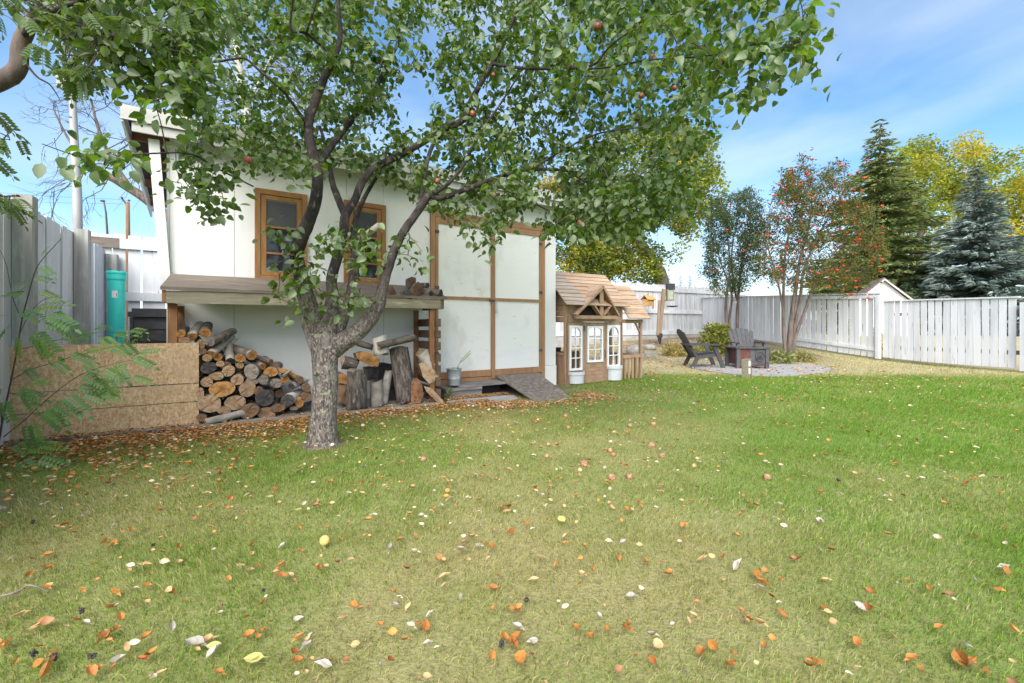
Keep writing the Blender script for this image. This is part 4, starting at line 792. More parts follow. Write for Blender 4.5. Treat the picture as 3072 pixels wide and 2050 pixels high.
# left side, rear, floor
for i in range(5): pp('side_panel', MB().box(.004, .022, .052+i*.2, .052+(i+1)*.2-.004, 0, .50))
for i in range(3): pp('side_panel', MB().box(.004, .022, .052, PD-.052, zB0+.0+i*.09, zB0+(i+1)*.09-.004))
pp('side_rail', MB().box(-.005, .03, .052, PD-.052, .502, .54))
for i in range(6): pp('rear_panel', MB().box(.052+i*(PW-.104)/6, .052+(i+1)*(PW-.104)/6-.004, PD-.03, PD-.012, 0, .48))
pp('rear_rail', MB().box(.052, PW-.052, PD-.035, PD, zB0, zB1))
pp('counter', MB().box(.052, PW-.06, PD-.25, PD-.036, .482, .50))
pp('play_sink', MB().box(.15,.45,PD-.22,PD-.06,.5,.56), 'steel'); pp('play_pot', MB().lathe([(.05,.502),(.06,.58),(.055,.58)], 12, (.62, PD-.15)), 'rust'); pp('basket', MB().lathe([(.10,.0),(.13,.16),(.12,.16)], 12, (.75, .6)), 'yellowwood')
pp('play_pot', MB().lathe([(.07,.0),(.09,.2),(.08,.2)], 12, (.45, .4)), 'black')
# roofs of shingle boards
def shingle_roof(nm_, xl, xr, ylo, zlo, yhi, zhi, n, mats, hip=0.0):
    rf = link(nm_, None, ph)
    for i in range(n):
        f0, f1 = i/n, (i+1.12)/n; f1 = min(f1, 1.03)
        ya, za, yb, zb = ylo+(yhi-ylo)*f0, zlo+(zhi-zlo)*f0, ylo+(yhi-ylo)*f1, zlo+(zhi-zlo)*f1
        rw = xr - hip*f0; th = .014; nn = Vector((0, -(zhi-zlo), (yhi-ylo))).normalized(); lift = nn*.010
        for seg, (sa, sb, mm) in enumerate(mats(f0, xl, rw)):
            q = [Vector((sa,ya,za))+lift, Vector((sb,ya,za))+lift, Vector((sb,yb,zb))-lift*.2, Vector((sa,yb,zb))-lift*.2]
            part('shingle_board', MB().add([*q, *[p_ + nn*th for p_ in q]], [(0,3,2,1),(4,5,6,7),(0,1,5,4),(1,2,6,5),(2,3,7,6),(3,0,4,7)]), M[mm], rf)
    return rf
ey, ez = -.13, zE; ry = .52
zr_ = fac(1740, 823, PO + ry)[1]; xrl = -.08; xre = X(1874)
xbreak = X(1750)
def mm1(f, a, b):
    c = xbreak if f < .5 else xbreak - .10*(f-.5)/.5*1.6
    return ((a, c-.003, 'shinglegrey'), (c, b, 'shingle'))
shingle_roof('main_roof', xrl, xre, ey, ez, ry, zr_, 9, mm1)
part('rear_roof', MB().add([(xrl,ry+.01,zr_),(xre,ry+.01,zr_),(xre,PD+.1,ez),(xrl,PD+.1,ez),(xrl,ry+.01,zr_+.02),(xre,ry+.01,zr_+.02),(xre,PD+.1,ez+.02),(xrl,PD+.1,ez+.02)], [(0,3,2,1),(4,5,6,7),(0,1,5,4),(1,2,6,5),(2,3,7,6),(3,0,4,7)]), M['shingle'], ph)
for xx in (.012, PW-.03):
    mb = MB(); g = [(.0, zE+.02), (PD, zE+.02), (ry, zr_-.03)]
    mb.add([(xx, y, z) for y, z in g] + [(xx+.016, y, z) for y, z in g], [(0,1,2),(5,4,3),(0,3,4,1),(1,4,5,2),(2,5,3,0)]); pp('gable_board', mb)
pze = pf(1900, 958)[1]; pzt = fac(1860, 864, PO + .32)[1]
shingle_roof('porch_roof', PW + .02, PC + .07, ey+.0, pze, .40, pzt+.03, 7, lambda f, a, b: ((a, b, 'shingle'),))
# dormer gable
dxm = X(1792); dxl, dxr = X(1713), X(1839); dza, dzb = zf(862), zB1 + .0
g_ = link('dormer', None, ph)
yf = -.135
for sgn, xe in ((-1, dxl), (1, dxr)):
    part('barge', MB().beam((dxm, yf+.0, dza-.01), (xe, yf+.0, dzb+.015), .03, .05, (0,-1,0)), M['cedar'], g_)
    for i in range(5):
        f0, f1 = i/5, min((i+1.1)/5, 1); x0_, x1_ = xe + (dxm-xe)*f0, xe + (dxm-xe)*f1; z0_, z1_ = dzb + (dza-dzb)*f0, dzb + (dza-dzb)*f1
        depth_ = -.02 + (ry)*min(1, max(0, ((z0_+z1_)/2 - ez))/(zr_-ez)) + .05
        n_ = Vector((sgn*(dza-dzb), 0, abs(dxm-xe))).normalized(); q = [Vector((x0_,yf-.02,z0_+.022)), Vector((x1_,yf-.02,z1_+.018)), Vector((x1_,max(depth_, .02),z1_+.018)), Vector((x0_,max(depth_, .02),z0_+.022))]
        fcs = [(0,3,2,1),(4,5,6,7),(0,1,5,4),(1,2,6,5),(2,3,7,6),(3,0,4,7)]
        part('shingle_board', MB().add([*q, *[p_ + n_*.012 for p_ in q]], fcs if sgn < 0 else [f[::-1] for f in fcs]), M['shingle'], g_)
part('king_post', MB().box(dxm-.04, dxm+.04, yf+.02, yf+.05, dzb+.012, dza-.06), M['cedar'], g_)
part('strut', MB().beam((dxm-.035, yf+.035, dzb+.02), (dxm-.19, yf+.035, dzb+.19), .03, .085, (0,-1,0)), M['cedar'], g_)
part('strut', MB().beam((dxm+.035, yf+.035, dzb+.02), (dxm+.19, yf+.035, dzb+.19), .03, .085, (0,-1,0)), M['cedar'], g_)
part('tie_beam', MB().box(dxl+.0, dxr-.0, yf+.0, yf+.055, dzb-.045, dzb+.012), M['cedar'], g_)
part('shade_sheet', MB().prism([(dxl+.12, dzb+.013), (dxr-.12, dzb+.013), (dxm, dza-.09)], .0, .003), M['dark'], g_)  # near-black sheet painting the shade in the openings between the struts
# porch
pp('porch_post', MB().box(PC-.05, PC, 0, .05, 0, pze+.0)); pp('porch_post', MB().box(PC-.05, PC, PD-.35, PD-.30, 0, pze+.0))
pp('porch_beam', MB().box(PW+.002, PC, -.01, .03, pze-.075, pze-.005)); zr2 = zf(1065, 1890)
pp('porch_brace', MB().beam((PC-.05, .02, pze-.24), (PC-.17, .02, pze-.07), .025, .03, (0,-1,0)))
pp('railing_top', MB().box(PW+.002, PC-.052, -.01, .05, zr2-.055, zr2)); pp('railing_top', MB().box(PC-.06, PC+.012, .06, PD-.36, zr2-.055, zr2))
for i in range(4): xx = PW + .05 + i*(PC-PW-.13)/4; pp('baluster', MB().box(xx, xx+.045, .0, .02, .02, zr2-.057))
for i in range(4): yy = .12 + i*.16; pp('baluster', MB().box(PC-.045, PC-.03, yy, yy+.05, .02, zr2-.057))

# ------------------------------------------------------------------ yard furniture at the back
def chair(label, loc, rz):
    t = thing('garden_chair', label, 'chair', loc, rz, 'charcoal slatted garden chairs by the fire pit')
    W2 = .31
    for s in (-1, 1):
        y = s*W2
        part('rear_leg', MB().beam((-.02, y, .0), (.10, y, .26), .045, .085, (1,0,0)), M['chair'], t)
        part('front_leg', MB().beam((.67, y, .0), (.47, y, .52), .05, .085, (1,0,0)), M['chair'], t)
        part('side_rail', MB().beam((.06, y*.93, .235), (.53, y*.93, .31), .03, .075), M['chair'], t)
        part('arm', MB().beam((-.10, y*1.1, .535), (.55, y*1.1, .54), .12, .028), M['chair'], t)
        part('back_brace', MB().beam((.10, y*.9, .24), (-.08, y*.9, .535), .03, .05, (1,0,0)), M['chair'], t)
    for i in range(6):
        f = i/5; part('seat_slat', MB().beam((.10+.43*f, -W2*.9, .275+.065*f), (.10+.43*f, W2*.9, .275+.065*f), .075, .018), M['chair'], t)
    for i in range(6):
        f = (i-2.5)/2.5; top = .90 - .07*f*f
        k = (top - .25)/.62
        part('back_slat', MB().beam((.105, f*.20, .25), (.105 - .345*k, f*.27, .25 + .62*k), .088, .018, (1, 0, .55)), M['chair'], t)
    part('back_batten', MB().beam((-.085, -.27, .54), (-.085, .27, .54), .02, .06), M['chair'], t)
    return t
g1 = gnd(2068, 1103); chair('charcoal garden chair seen from the side, left of the fire pit', (g1.x, g1.y, g1.z+.022), R(-6))
g2 = at(2226, 1040, 11.0); chair('charcoal garden chair with fanned back standing behind the fire pit', (g2.x + .22, 11.35, terr(0, 11.2) + .01), R(-98))
p = gnd(2246, 1107); t = thing('fire_pit', 'square rusty steel fire pit with dark legs and round emblem', 'fire pit', (p.x, p.y+.1, p.z + .02), R(-4)); t.scale = (.84, .84, .92)
for sx in (-1, 1):
    for sy in (-1, 1): part('leg', MB().box(sx*.38-.045, sx*.38+.045, sy*.34-.045, sy*.34+.045, 0, .50), M['steel'], t)
mb = MB()
for a, b in (((-.45,-.41),(.45,-.28)),((-.45,.28),(.45,.41)),((-.45,-.279),(-.30,.279)),((.30,-.279),(.45,.279))): mb.box(a[0], b[0], a[1], b[1], .502, .535)
part('rim', mb, M['steel'], t)
part('front_panel', MB().box(-.334,-.06,-.352,-.345,.10,.50), M['rust'], t); part('front_panel', MB().box(.035,.334,-.352,-.345,.10,.50), M['steel'], t)
part('centre_band', MB().box(-.058,.033,-.358,-.340,.08,.50), M['steel'], t)
for s in (-1, 1): part('side_panel', MB().box(s*.352-.004, s*.352+.004, -.294, .294, .10, .50), M['rust'], t)
part('rear_panel', MB().box(-.334,.334,.345,.352,.10,.50), M['rust'], t); part('bottom_plate', MB().box(-.33,.33,-.34,.34,.088,.098), M['rust'], t)
part('lower_bar', MB().box(-.334,.334,-.36,-.335,.06,.085), M['rust'], t)
mb = MB(); ec = (.19, -.362, .30)
mb.tube([(ec[0]+.115*math.cos(a), ec[1], ec[2]+.115*math.sin(a)) for a in [2*math.pi*i/24 for i in range(25)]], .006, 5)
for dx_, h_ in ((-.055,.10),(-.02,.15),(.02,.12),(.055,.14)):
    mb.add([(ec[0]+dx_-.022, ec[1]+.003, ec[2]-.05), (ec[0]+dx_+.022, ec[1]+.003, ec[2]-.05), (ec[0]+dx_, ec[1]+.003, ec[2]-.05+h_)], [(0,1,2)])
mb.tube([(ec[0]-.09, ec[1], ec[2]-.05), (ec[0], ec[1], ec[2]-.06), (ec[0]+.09, ec[1], ec[2]-.05)], .005, 5)
part('emblem', mb, M['black'], t)
p = gnd(2241, 1134); t = thing('outlet_post', 'short weathered wooden post with white outlet covers on the lawn', 'post', p, R(38))
part('timber', MB().box(-.09,.0,-.06,.06,-.03,.36), M['oldwood'], t); part('timber', MB().box(.002,.075,-.055,.05,-.03,.37), M['weather'], t)
for z in (.14, .28): part('outlet_cover', MB().box(-.07,-.02,-.072,-.0605,z-.05,z+.05), M['whitepl'], t)
p = gnd(1979, 1032); t = thing('bird_feeder_post', 'leaning wooden bird feeder post on a black metal spike', 'bird feeder', p)
Yq = p.y; b = p
part('spike', MB().tube([(0,0,-.05), (0,0,.22)], [.035,.07], 8).box(-.075,.075,-.075,.075,.221,.36), M['black'], t)
part('post', MB().beam((-.01,0,.30), at(1992,868,Yq) - b, .11, .11), M['pole_post'], t)
part('splint', MB().beam((-.10,-.08,.30), at(1981,902,Yq) - b + Vector((-.06,-.08,0)), .08, .05), M['pole_post'], t)
q = at(2000, 885, Yq) - b + Vector((.07,-.09,0)); lan = part('lantern', MB().box(q.x-.10,q.x+.10,q.y-.1,q.y+.1,q.z-.17,q.z+.17), M['feederglass'], t)
part('lantern_bars', MB().box(q.x-.11,q.x-.085,q.y-.112,q.y-.085,q.z-.18,q.z+.18).box(q.x+.085,q.x+.11,q.y-.112,q.y-.085,q.z-.18,q.z+.18).box(q.x-.12,q.x+.12,q.y-.12,q.y+.12,q.z-.21,q.z-.181), M['oldwood'], lan)
q = at(2010, 863, Yq) - b; part('roof_box', MB().box(q.x-.12,q.x+.10,q.y-.2,q.y+.1,q.z-.10,q.z+.12), M['black'], t)
q = at(2003, 921, Yq) - b; part('tray', MB().lathe([(.02,q.z-.02),(.17,q.z),(.18,q.z+.03),(.15,q.z+.02)], 12, (q.x+.12, q.y-.1)), M['black'], t)
Yh = 15.6; p = at(1946, 905, Yh); t = thing('birdhouse', 'small yellow wooden birdhouse hung on the bleached fence', 'birdhouse', p, ANG)
part('box', MB().prism([(-.17,-.16),(.17,-.16),(.17,.08),(-.17,.08)], -.10, .14), M['yellowwood'], t)
for s in (-1, 1):
    mb = MB(); q = [(-.22, s*.17+.02, .05), (.22, s*.17+.02, .05), (.22, .02, .21), (-.22, .02, .21)]; q = q if s < 0 else q[::-1]
    mb.add(q + [(x, y, z+.02) for x, y, z in q], [(0,3,2,1),(4,5,6,7),(0,1,5,4),(1,2,6,5),(2,3,7,6),(3,0,4,7)]); part('roof_board', mb, M['yellowwood'], t)
part('perch', MB().box(.08,.10,-.11,-.10,-.27,-.165).box(.13,.15,-.11,-.10,-.25,-.165), M['brownwood'], t); part('hanger', MB().tube([(-.02,.02,.22),(-.02,.02,.28)], .015, 6), M['black'], t)
# kerb timbers and stones of the raised bed
for k_, (ua, va, ub, vb) in enumerate(((1850,1076,1930,1070),(1932,1070,2012,1062))):
    a, b = gnd(ua, va), gnd(ub, vb); o = part('kerb_timber', MB().beam(a + Vector((0,0,.04)), b + Vector((0,0,.04)), .12, .12), M['stonegrey'])
    tag(o, ('grey kerb timber of the raised bed, ' + ('nearest the playhouse porch' if k_ == 0 else 'below the bird feeder post')), 'kerb')
def rock(label, u, v, r, seed, grp):
    p = gnd(u, v); rr = random.Random(seed); mb = MB().ball((0,0,0), r, 10, 7, (1.25,.9,.75))
    mb.v = [tuple(c*(1 + rr.uniform(-.12,.12)) for c in q) for q in mb.v]
    o = part('stone', mb, M['rock'], None, True, (p.x, p.y, p.z + r*.35), (0, 0, rr.random()*6)); tag(o, label, 'stone', grp)
rock('large pale round stone in the bed seen through the playhouse porch', 1905, 1062, .24, 1, 'stones in the raised bed')
rock('low grey stone in the bed left of the bird feeder post', 1948, 1050, .17, 2, 'stones in the raised bed')
rock('small grey stone in the bed below the birdhouse', 1925, 1046, .13, 3, 'stones in the raised bed')
t = thing('neighbour_shed', 'white gabled shed with brown shingles behind the right fence', 'shed', (*at(2650, 980, 20).xy, 0), R(-26))
e_, r_z = at(2640, 903, 20).z - .1, at(2640, 838, 20).z; hw = 1.08
part('wall', MB().prism([(-hw+.08,0),(hw-.08,0),(hw-.08,e_),(0,r_z-.06),(-hw+.08,e_)], 0, 1.7), M['siding'], t)
for s in (-1, 1):
    q = [Vector((s*(hw+.12), -.15, e_-.10)), Vector((0, -.15, r_z)), Vector((0, 1.8, r_z)), Vector((s*(hw+.12), 1.8, e_-.10))]; fcs = [(0,3,2,1),(4,5,6,7),(0,1,5,4),(1,2,6,5),(2,3,7,6),(3,0,4,7)]
    part('roof', MB().add([*q, *[v + Vector((0,0,.07)) for v in q]], [f[::-1] for f in fcs] if s < 0 else fcs), M['shing'], t)
    part('barge_board', MB().beam((s*(hw+.13), -.165, e_-.12), (0, -.165, r_z-.03), .03, .14, (0,-1,0)), M['siding'], t)
part('vent', MB().box(-.3,.3,-.02,-.003,e_-.1,e_+.35), M['siding'], t)
for i in range(4): part('vent_slat', MB().box(-.27,.27,-.04,-.021,e_-.06+i*.1,e_-.02+i*.1), M['fence'], t)
t = thing('far_roof', 'long low pale roof far beyond the right fence', 'house', (*at(2330, 980, 45).xy, 0), R(5))
part('wall', MB().box(-5,7,0,6,0,2.8), M['siding'], t); part('roof', MB().add([(-5.4,-.4,2.8),(7.4,-.4,2.8),(7.4,3,4.4),(-5.4,3,4.4),(-5.4,6.4,2.8),(7.4,6.4,2.8)], [(0,1,2,3),(3,2,5,4),(0,3,4),(1,5,2)]), M['greymetal'], t)
part('chimney', MB().box(-.9,-.6,1,1.3,3.5,5.0), M['siding'], t); part('chimney', MB().box(1.2,1.5,1,1.3,3.5,5.2), M['siding'], t)

# ------------------------------------------------------------------ leaves
def leaf_verts(L, w, fold, droop, rr):                          # along +x, normal +z, folded at the midrib
    st = L*.22
    xs = [0, .22*L, .55*L, .82*L, L]; ws = [0, .42*w, .5*w, .30*w, 0]; out = []
    for x, q in zip(xs, ws):
        z = -droop*(x/L)**2*L
        out += [(st+x, 0, z)] if q == 0 else [(st+x, -q, z+fold*q), (st+x, 0, z), (st+x, q, z+fold*q)]
    return out, [(0,2,1),(0,3,2),(1,2,5,4),(2,3,6,5),(4,5,8,7),(5,6,9,8),(7,8,10),(8,9,10)]
def leaf_frame(d, n):
    d = d.normalized(); n = (n - d*n.dot(d)); n = n.normalized() if n.length > 1e-4 else d.orthogonal().normalized(); y = n.cross(d)
    return Matrix(((d.x,y.x,n.x),(d.y,y.y,n.y),(d.z,y.z,n.z)))
def leafy(root, name, leaves, mat_, n_big, variants, mass='foliage'):
    """leaves = list of (pos, dir, normal, scale). The n_big that show largest become parts; the rest one mass."""
    leaves = sorted(leaves, key=lambda l: (l[0] - Vector((0, 0, EYE))).length / l[3] + (0 if abs(l[0].x) < 1.2*l[0].y and l[0].z < EYE + .75*l[0].y else 50))
    VS = []
    for k in range(variants): VS.append(leaf_verts(1, .62 + .06*k, .25 + .1*k, .1 + .12*k, None))
    meshes = []
    for v, f in VS: m_ = MB().add(v, f).mesh(name, mat_, True); meshes.append(m_)
    for i, (p, d, n, s) in enumerate(leaves[:n_big]):
        o = link(name, meshes[i % variants], root); o.matrix_local = Matrix.Translation(p - root.location) @ leaf_frame(d, n).to_4x4() @ Matrix.Scale(s, 4)
    rest = leaves[n_big:]; V, T = [], []; base = 0
    tri = [[(f[0], f[q_], f[q_+1]) for f in fs for q_ in range(1, len(f)-1)] for _, fs in VS]
    np_v = [np.array(v) for v, _ in VS]; np_t = [np.array(t_) for t_ in tri]
    for i, (p, d, n, s) in enumerate(rest):
        k = i % variants; Fm = np.array(leaf_frame(d, n)); V.append(np_v[k] @ Fm.T * s + np.array(p - root.location)); T.append(np_t[k] + base); base += len(np_v[k])
    o = bulk(mass, np.concatenate(V), np.concatenate(T), mat_, root, None, True); tag(o, kind='stuff'); return o
def rnd_unit(): 
    while True:
        v = Vector((random.uniform(-1,1), random.uniform(-1,1), random.uniform(-1,1)))
        if .05 < v.length < 1: return v.normalized()
def in_poly2(u, v, P):
    ins = False; n = len(P)
    for i in range(n):
        a, b = P[i], P[(i+1) % n]
        if (a[1] > v) != (b[1] > v) and u < (b[0]-a[0])*(v-a[1])/(b[1]-a[1]) + a[0]: ins = not ins
    return ins

# ------------------------------------------------------------------ apple tree
apple = thing('apple_tree', 'old multi-stemmed apple tree in leaf standing in front of the shed', 'tree', TRUNK)
TY = TRUNK.y
def limb(name, pts, mat_, parent=apple, n=10, k=5, noise=.05):
    P = [at(u, v, Y) for u, v, Y, r in pts]; rad = [r*Y/1300*(.86 if name == 'trunk' else (.64 + .30*min(1, max(0, (v-880)/100)))) for u, v, Y, r in pts]; P, rad = spline(P, rad, k)
    part(name, MB().tube([q - parent.location for q in P], rad, n, True, noise, 0, len(name)*7 + int(pts[0][0])), M[mat_], parent, True); return P, rad
skel = []                                                        # points that twigs may grow from
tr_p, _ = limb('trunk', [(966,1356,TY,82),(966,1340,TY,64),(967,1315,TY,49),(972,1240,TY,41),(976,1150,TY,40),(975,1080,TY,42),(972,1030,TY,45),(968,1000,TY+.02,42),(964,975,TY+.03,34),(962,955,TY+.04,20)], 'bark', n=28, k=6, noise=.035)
LIMBS = [
 [(960,1050,TY,28),(940,972,TY,36),(926,920,TY,34),(903,831,3.6,32),(891,766,3.58,30),(906,707,3.56,30),(923,672,3.54,29),(947,600,3.5,26),(953,530,3.48,24),(942,470,3.46,23),(928,411,3.44,22),(928,357,3.42,21),(959,268,3.40,19),(981,214,3.38,17),(1012,147,3.36,14),(1021,89,3.34,11),(1015,0,3.3,8),(1030,-150,3.3,5)],
 [(948,570,3.5,14),(962,490,3.62,17),(995,437,3.75,16),(1057,357,3.9,14),(1124,268,4.1,11),(1180,160,4.3,8),(1240,30,4.5,5)],
 [(985,1030,TY,26),(989,965,TY+.02,28),(998,890,3.72,26),(995,837,3.74,24),(1014,766,3.78,23),(1031,695,3.82,22),(1036,648,3.86,20),(1064,601,3.9,18),(1085,550,3.95,17),(1112,515,4.0,17),(1146,493,4.05,17),(1236,446,4.1,16),(1325,393,4.1,15),(1392,357,4.08,15),(1414,303,4.05,14),(1450,237,4.0,12),(1477,192,3.95,10),(1520,110,3.9,7),(1570,-20,3.8,4)],
 [(1036,650,3.86,16),(1012,590,4.0,16),(995,540,4.1,13),(985,470,4.2,9),(960,380,4.3,6)],
 [(1008,1010,TY+.05,20),(1040,925,3.75,20),(1052,870,3.82,18),(1062,780,3.9,16),(1060,690,4.0,14),(1090,600,4.15,10),(1150,500,4.3,7)],
 [(990,1062,TY,28),(1024,1029,TY-.02,31),(1056,1009,3.6,29),(1105,964,3.6,26),(1137,912,3.6,25),(1147,865,3.62,24),(1163,810,3.65,22),(1188,740,3.7,20),(1216,688,3.75,19),(1250,640,3.8,18),(1285,588,3.85,16)],
 [(1285,588,3.85,13),(1325,594,3.85,13),(1392,571,3.85,12),(1459,545,3.85,11),(1526,522,3.9,10),(1593,509,3.95,8),(1700,513,4.05,6),(1820,535,4.2,4)],
 [(1285,590,3.85,9),(1338,558,3.8,9),(1388,500,3.75,8),(1428,420,3.7,7),(1454,379,3.65,6),(1504,308,3.6,5),(1560,220,3.5,3)],
 [(1262,620,3.82,10),(1274,520,3.95,11),(1294,446,4.1,10),(1320,412,4.2,9),(1375,385,4.3,7),(1480,350,4.4,5)],
 [(1477,192,3.95,8),(1570,205,3.7,7),(1680,205,3.4,6),(1778,196,3.1,5),(1823,147,2.95,4.5),(1886,98,2.85,4),(1984,58,2.75,3.5),(2091,9,2.65,3)],
 [(1680,205,3.4,5),(1800,205,3.1,4.5),(1950,180,2.9,4),(2100,170,2.7,3.5),(2250,150,2.55,3),(2380,140,2.45,2)],
 [(928,385,3.43,8),(879,312,3.3,7),(843,268,3.2,6.5),(776,210,3.1,6),(736,176,3.05,5.5),(700,178,3.0,5),(612,191,2.95,4),(500,205,2.85,3.5),(447,199,2.8,3.5),(352,164,2.7,3.5),(260,105,2.6,3),(172,57,2.5,2.5)],
 [(1000,170,3.37,6),(923,103,3.2,6),(874,89,3.1,5),(878,0,3.05,5),(890,-120,3,4)],
 [(919,101,3.2,5),(950,0,3.1,5),(975,-120,3,4)],
 [(1593,509,3.95,6),(1690,450,3.9,5),(1800,400,3.8,4),(1950,380,3.6,3)],
 [(1700,513,4.05,5),(1850,600,4.1,4),(1980,650,4.1,3)],
 [(1459,545,3.85,5),(1560,590,3.8,4),(1680,650,3.8,3)],
 [(760,560,3.3,3.5),(700,530,3.1,4),(650,505,2.9,4),(574,463,2.6,3.8),(480,460,2.4,3.6),(400,465,2.25,3.4),(300,468,2.1,3),(230,467,2.02,2.6),(126,432,1.95,2)],
]
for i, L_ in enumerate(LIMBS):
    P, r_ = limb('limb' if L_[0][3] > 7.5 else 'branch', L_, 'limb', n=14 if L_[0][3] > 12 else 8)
    skel += [(q, a) for q, a in zip(P, r_) if q.z > 1.15]
part('dead_stub', MB().tube([at(1075,722,3.85) - TRUNK, at(1110,698,3.8) - TRUNK, at(1137,676,3.75) - TRUNK], [.036,.03,.026], 9, True, .06), M['paleb'], apple, True)
for (u, v, Y, r) in ((1057,995,3.55,13),(1000,1075,3.54,9),(945,1120,3.52,8)):
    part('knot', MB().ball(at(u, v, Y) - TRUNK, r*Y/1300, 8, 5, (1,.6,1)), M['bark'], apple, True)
REG = [  # polygon, count, near, far, leaves per twig
 ([(560,-150),(2080,-150),(2120,120),(2140,380),(2070,560),(1950,670),(1800,725),(1600,690),(1420,690),(1300,620),(1180,545),(1000,515),(800,510),(660,470),(560,370),(520,180)], 1120, 3.1, 5.0, 21),
 ([(2030,-60),(2380,-40),(2470,120),(2480,320),(2330,345),(2220,300),(2120,330)], 44, 2.3, 2.9, 14),
 ([(1500,-120),(2350,-150),(2400,60),(2120,260),(1600,260)], 56, 2.4, 3.6, 16),
 ([(500,430),(700,430),(760,690),(650,700),(540,560)], 20, 2.8, 3.4, 13),
 ([(800,700),(1140,640),(1100,880),(1010,960),(880,1000),(820,870)], 34, 3.1, 3.6, 12),
 ([(1190,690),(1290,690),(1255,840),(1230,830)], 4, 3.3, 3.7, 10),
 ([(1360,610),(1520,640),(1500,760),(1400,720)], 9, 3.4, 4.0, 12),
 ([(1700,560),(2060,520),(2100,640),(1900,700),(1700,735)], 60, 3.2, 4.2, 19),
 ([(300,-700),(2300,-700),(2300,-150),(300,-150)], 110, 2.6, 4.6, 15),
 ([(60,-60),(620,-60),(640,330),(430,300),(200,170)], 130, 2.3, 3.0, 13),
 ([(120,450),(470,440),(470,520),(180,520)], 9, 1.9, 2.3, 6),
]
HOLES = [((1270,290),60),((1230,330),45),((640,300),40),((1020,300),25)]
targets = []
for P, n, y0, y1, k in REG:
    us, vs = [p[0] for p in P], [p[1] for p in P]; c = 0
    while c < n:
        u, v = random.uniform(min(us), max(us)), random.uniform(min(vs), max(vs))
        if not in_poly2(u, v, P) or any(math.hypot(u-h[0][0], v-h[0][1]) < h[1] for h in HOLES): continue
        Y = random.uniform(y0, y1) if n < 500 or random.random() < .25 else random.uniform(3.85, 5.1); p = at(u, v, Y); s, q = shedloc(p.x, p.y)
        if q > -.10 and p.z < 3.3: Y = random.uniform(y0, min(y1, 3.6)); p = at(u, v, Y)
        targets.append((p, k)); c += 1
SK = np.array([list(q) for q, a in skel]); SA = [a for q, a in skel]
dist = [float(np.min(np.linalg.norm(SK - np.array(p), axis=1))) for p, k in targets]
order = sorted(range(len(targets)), key=lambda i: dist[i])
tw = MB(); leaves = []; SKL = SK
for oi_ in order:
    p, k = targets[oi_]
    if p.z > 5.4: continue
    i = int(np.argmin(np.linalg.norm(SKL - np.array(p), axis=1) + np.maximum(0, SKL[:, 2] - p.z - .25)*.6)); a = Vector(SKL[i]); d = p - a; L = d.length
    mid = a + d*.5 + Vector((0, 0, .10*L)) + rnd_unit()*.07*L; r0 = min(.010, .003 + .006*L)
    P, rad = spline([a, mid, p], [r0, r0*.7, .0018], 4)
    tw.tube([q - TRUNK for q in P], rad, 5, False)
    SKL = np.vstack([SKL, np.array([list(q) for q in P[3:]])])
    for j in range(k):
        f = 1 - (random.random()**1.5)*min(1, .45/max(L, .1)); q = P[min(len(P)-1, int(f*(len(P)-1)+.5))]
        q = q + rnd_unit()*random.uniform(.0, .16) * Vector((1,1,.8)).length/1.6
        dr = rnd_unit(); dr.z = dr.z*.6 - .45; nm_ = rnd_unit()*.75 + Vector((0,-.15,.7))
        leaves.append((q, dr, nm_, random.uniform(.038, .080)))
part('twigs', tw, M['twig'], apple, True)['kind'] = 'stuff'
for (u, v, Y) in ((130,480,1.9),(188,496,1.92),(235,488,1.94),(292,505,1.98),(322,452,2.0),(372,502,2.02),(345,478,2.0),(400,505,2.03),(418,470,2.05),(455,470,2.1),(285,455,1.98)):
    leaves.append((at(u, v, Y), Vector((random.uniform(-1,.6), -.1, random.uniform(-.9,.1))), Vector((random.uniform(-.4,.4), -.5, .8)), random.uniform(.055,.075)))
leafy(apple, 'leaf', leaves, M['leaf'], 300, 4)
am = MB().lathe([(.004,-.030),(.018,-.032),(.033,-.016),(.036,.004),(.030,.024),(.016,.032),(.005,.026)], 14).mesh('apple', M['apple'], True)
for i, (u, v, Y, s) in enumerate(((745,481,2.9,1),(1418,342,3.6,1),(1313,543,3.6,.85),(2168,180,2.6,1),(1792,80,3.0,1),(1955,172,3.0,.8),(1707,200,3.3,.7),(1924,288,3.0,.75),(2023,265,2.9,.7),(1740,668,3.5,.8),(1483,585,3.7,.9),(1480,225,3.3,.6))):
    o = link('apple', am, apple, at(u, v, Y) - TRUNK, (random.uniform(-.5,.5), random.uniform(-.5,.5), random.random()*6), (s*.74, s*.74, s*.74))

# ------------------------------------------------------------------ compound leaves: rowans
def compound_mesh(name, mat_, pairs=6, L=.17, lw=.0125, ll=.05, curl=.25):
    mb = MB(); N = 8
    def rach(t): return Vector((L*t, 0, -curl*L*t*t))
    mb.tube([rach(i/N) for i in range(N+1)], .0011, 3, False)
    items = [(rach(.22 + .74*i/pairs), s) for i in range(pairs) for s in (-1, 1)] + [(rach(1), 0)]
    for b, s in items:
        d = (Vector((.45, s*1.0, -.12)) if s else Vector((1, 0, -.4))).normalized(); n = Vector((0, -s*.25, 1)); F_ = leaf_frame(d, n)
        q = [Vector((0,0,0)), Vector((.3*ll,-lw*.85,.002)), Vector((.7*ll,-lw*.8,0)), Vector((ll,0,-.005)), Vector((.7*ll,lw*.8,0)), Vector((.3*ll,lw*.85,.002))]
        mb.add([b + F_ @ v for v in q], [(0,1,2,3,4,5)])
    return mb.mesh(name, mat_)
def leaf_mat(p, d, n, s): return Matrix.Translation(p) @ leaf_frame(d, n).to_4x4() @ Matrix.Scale(s, 4)
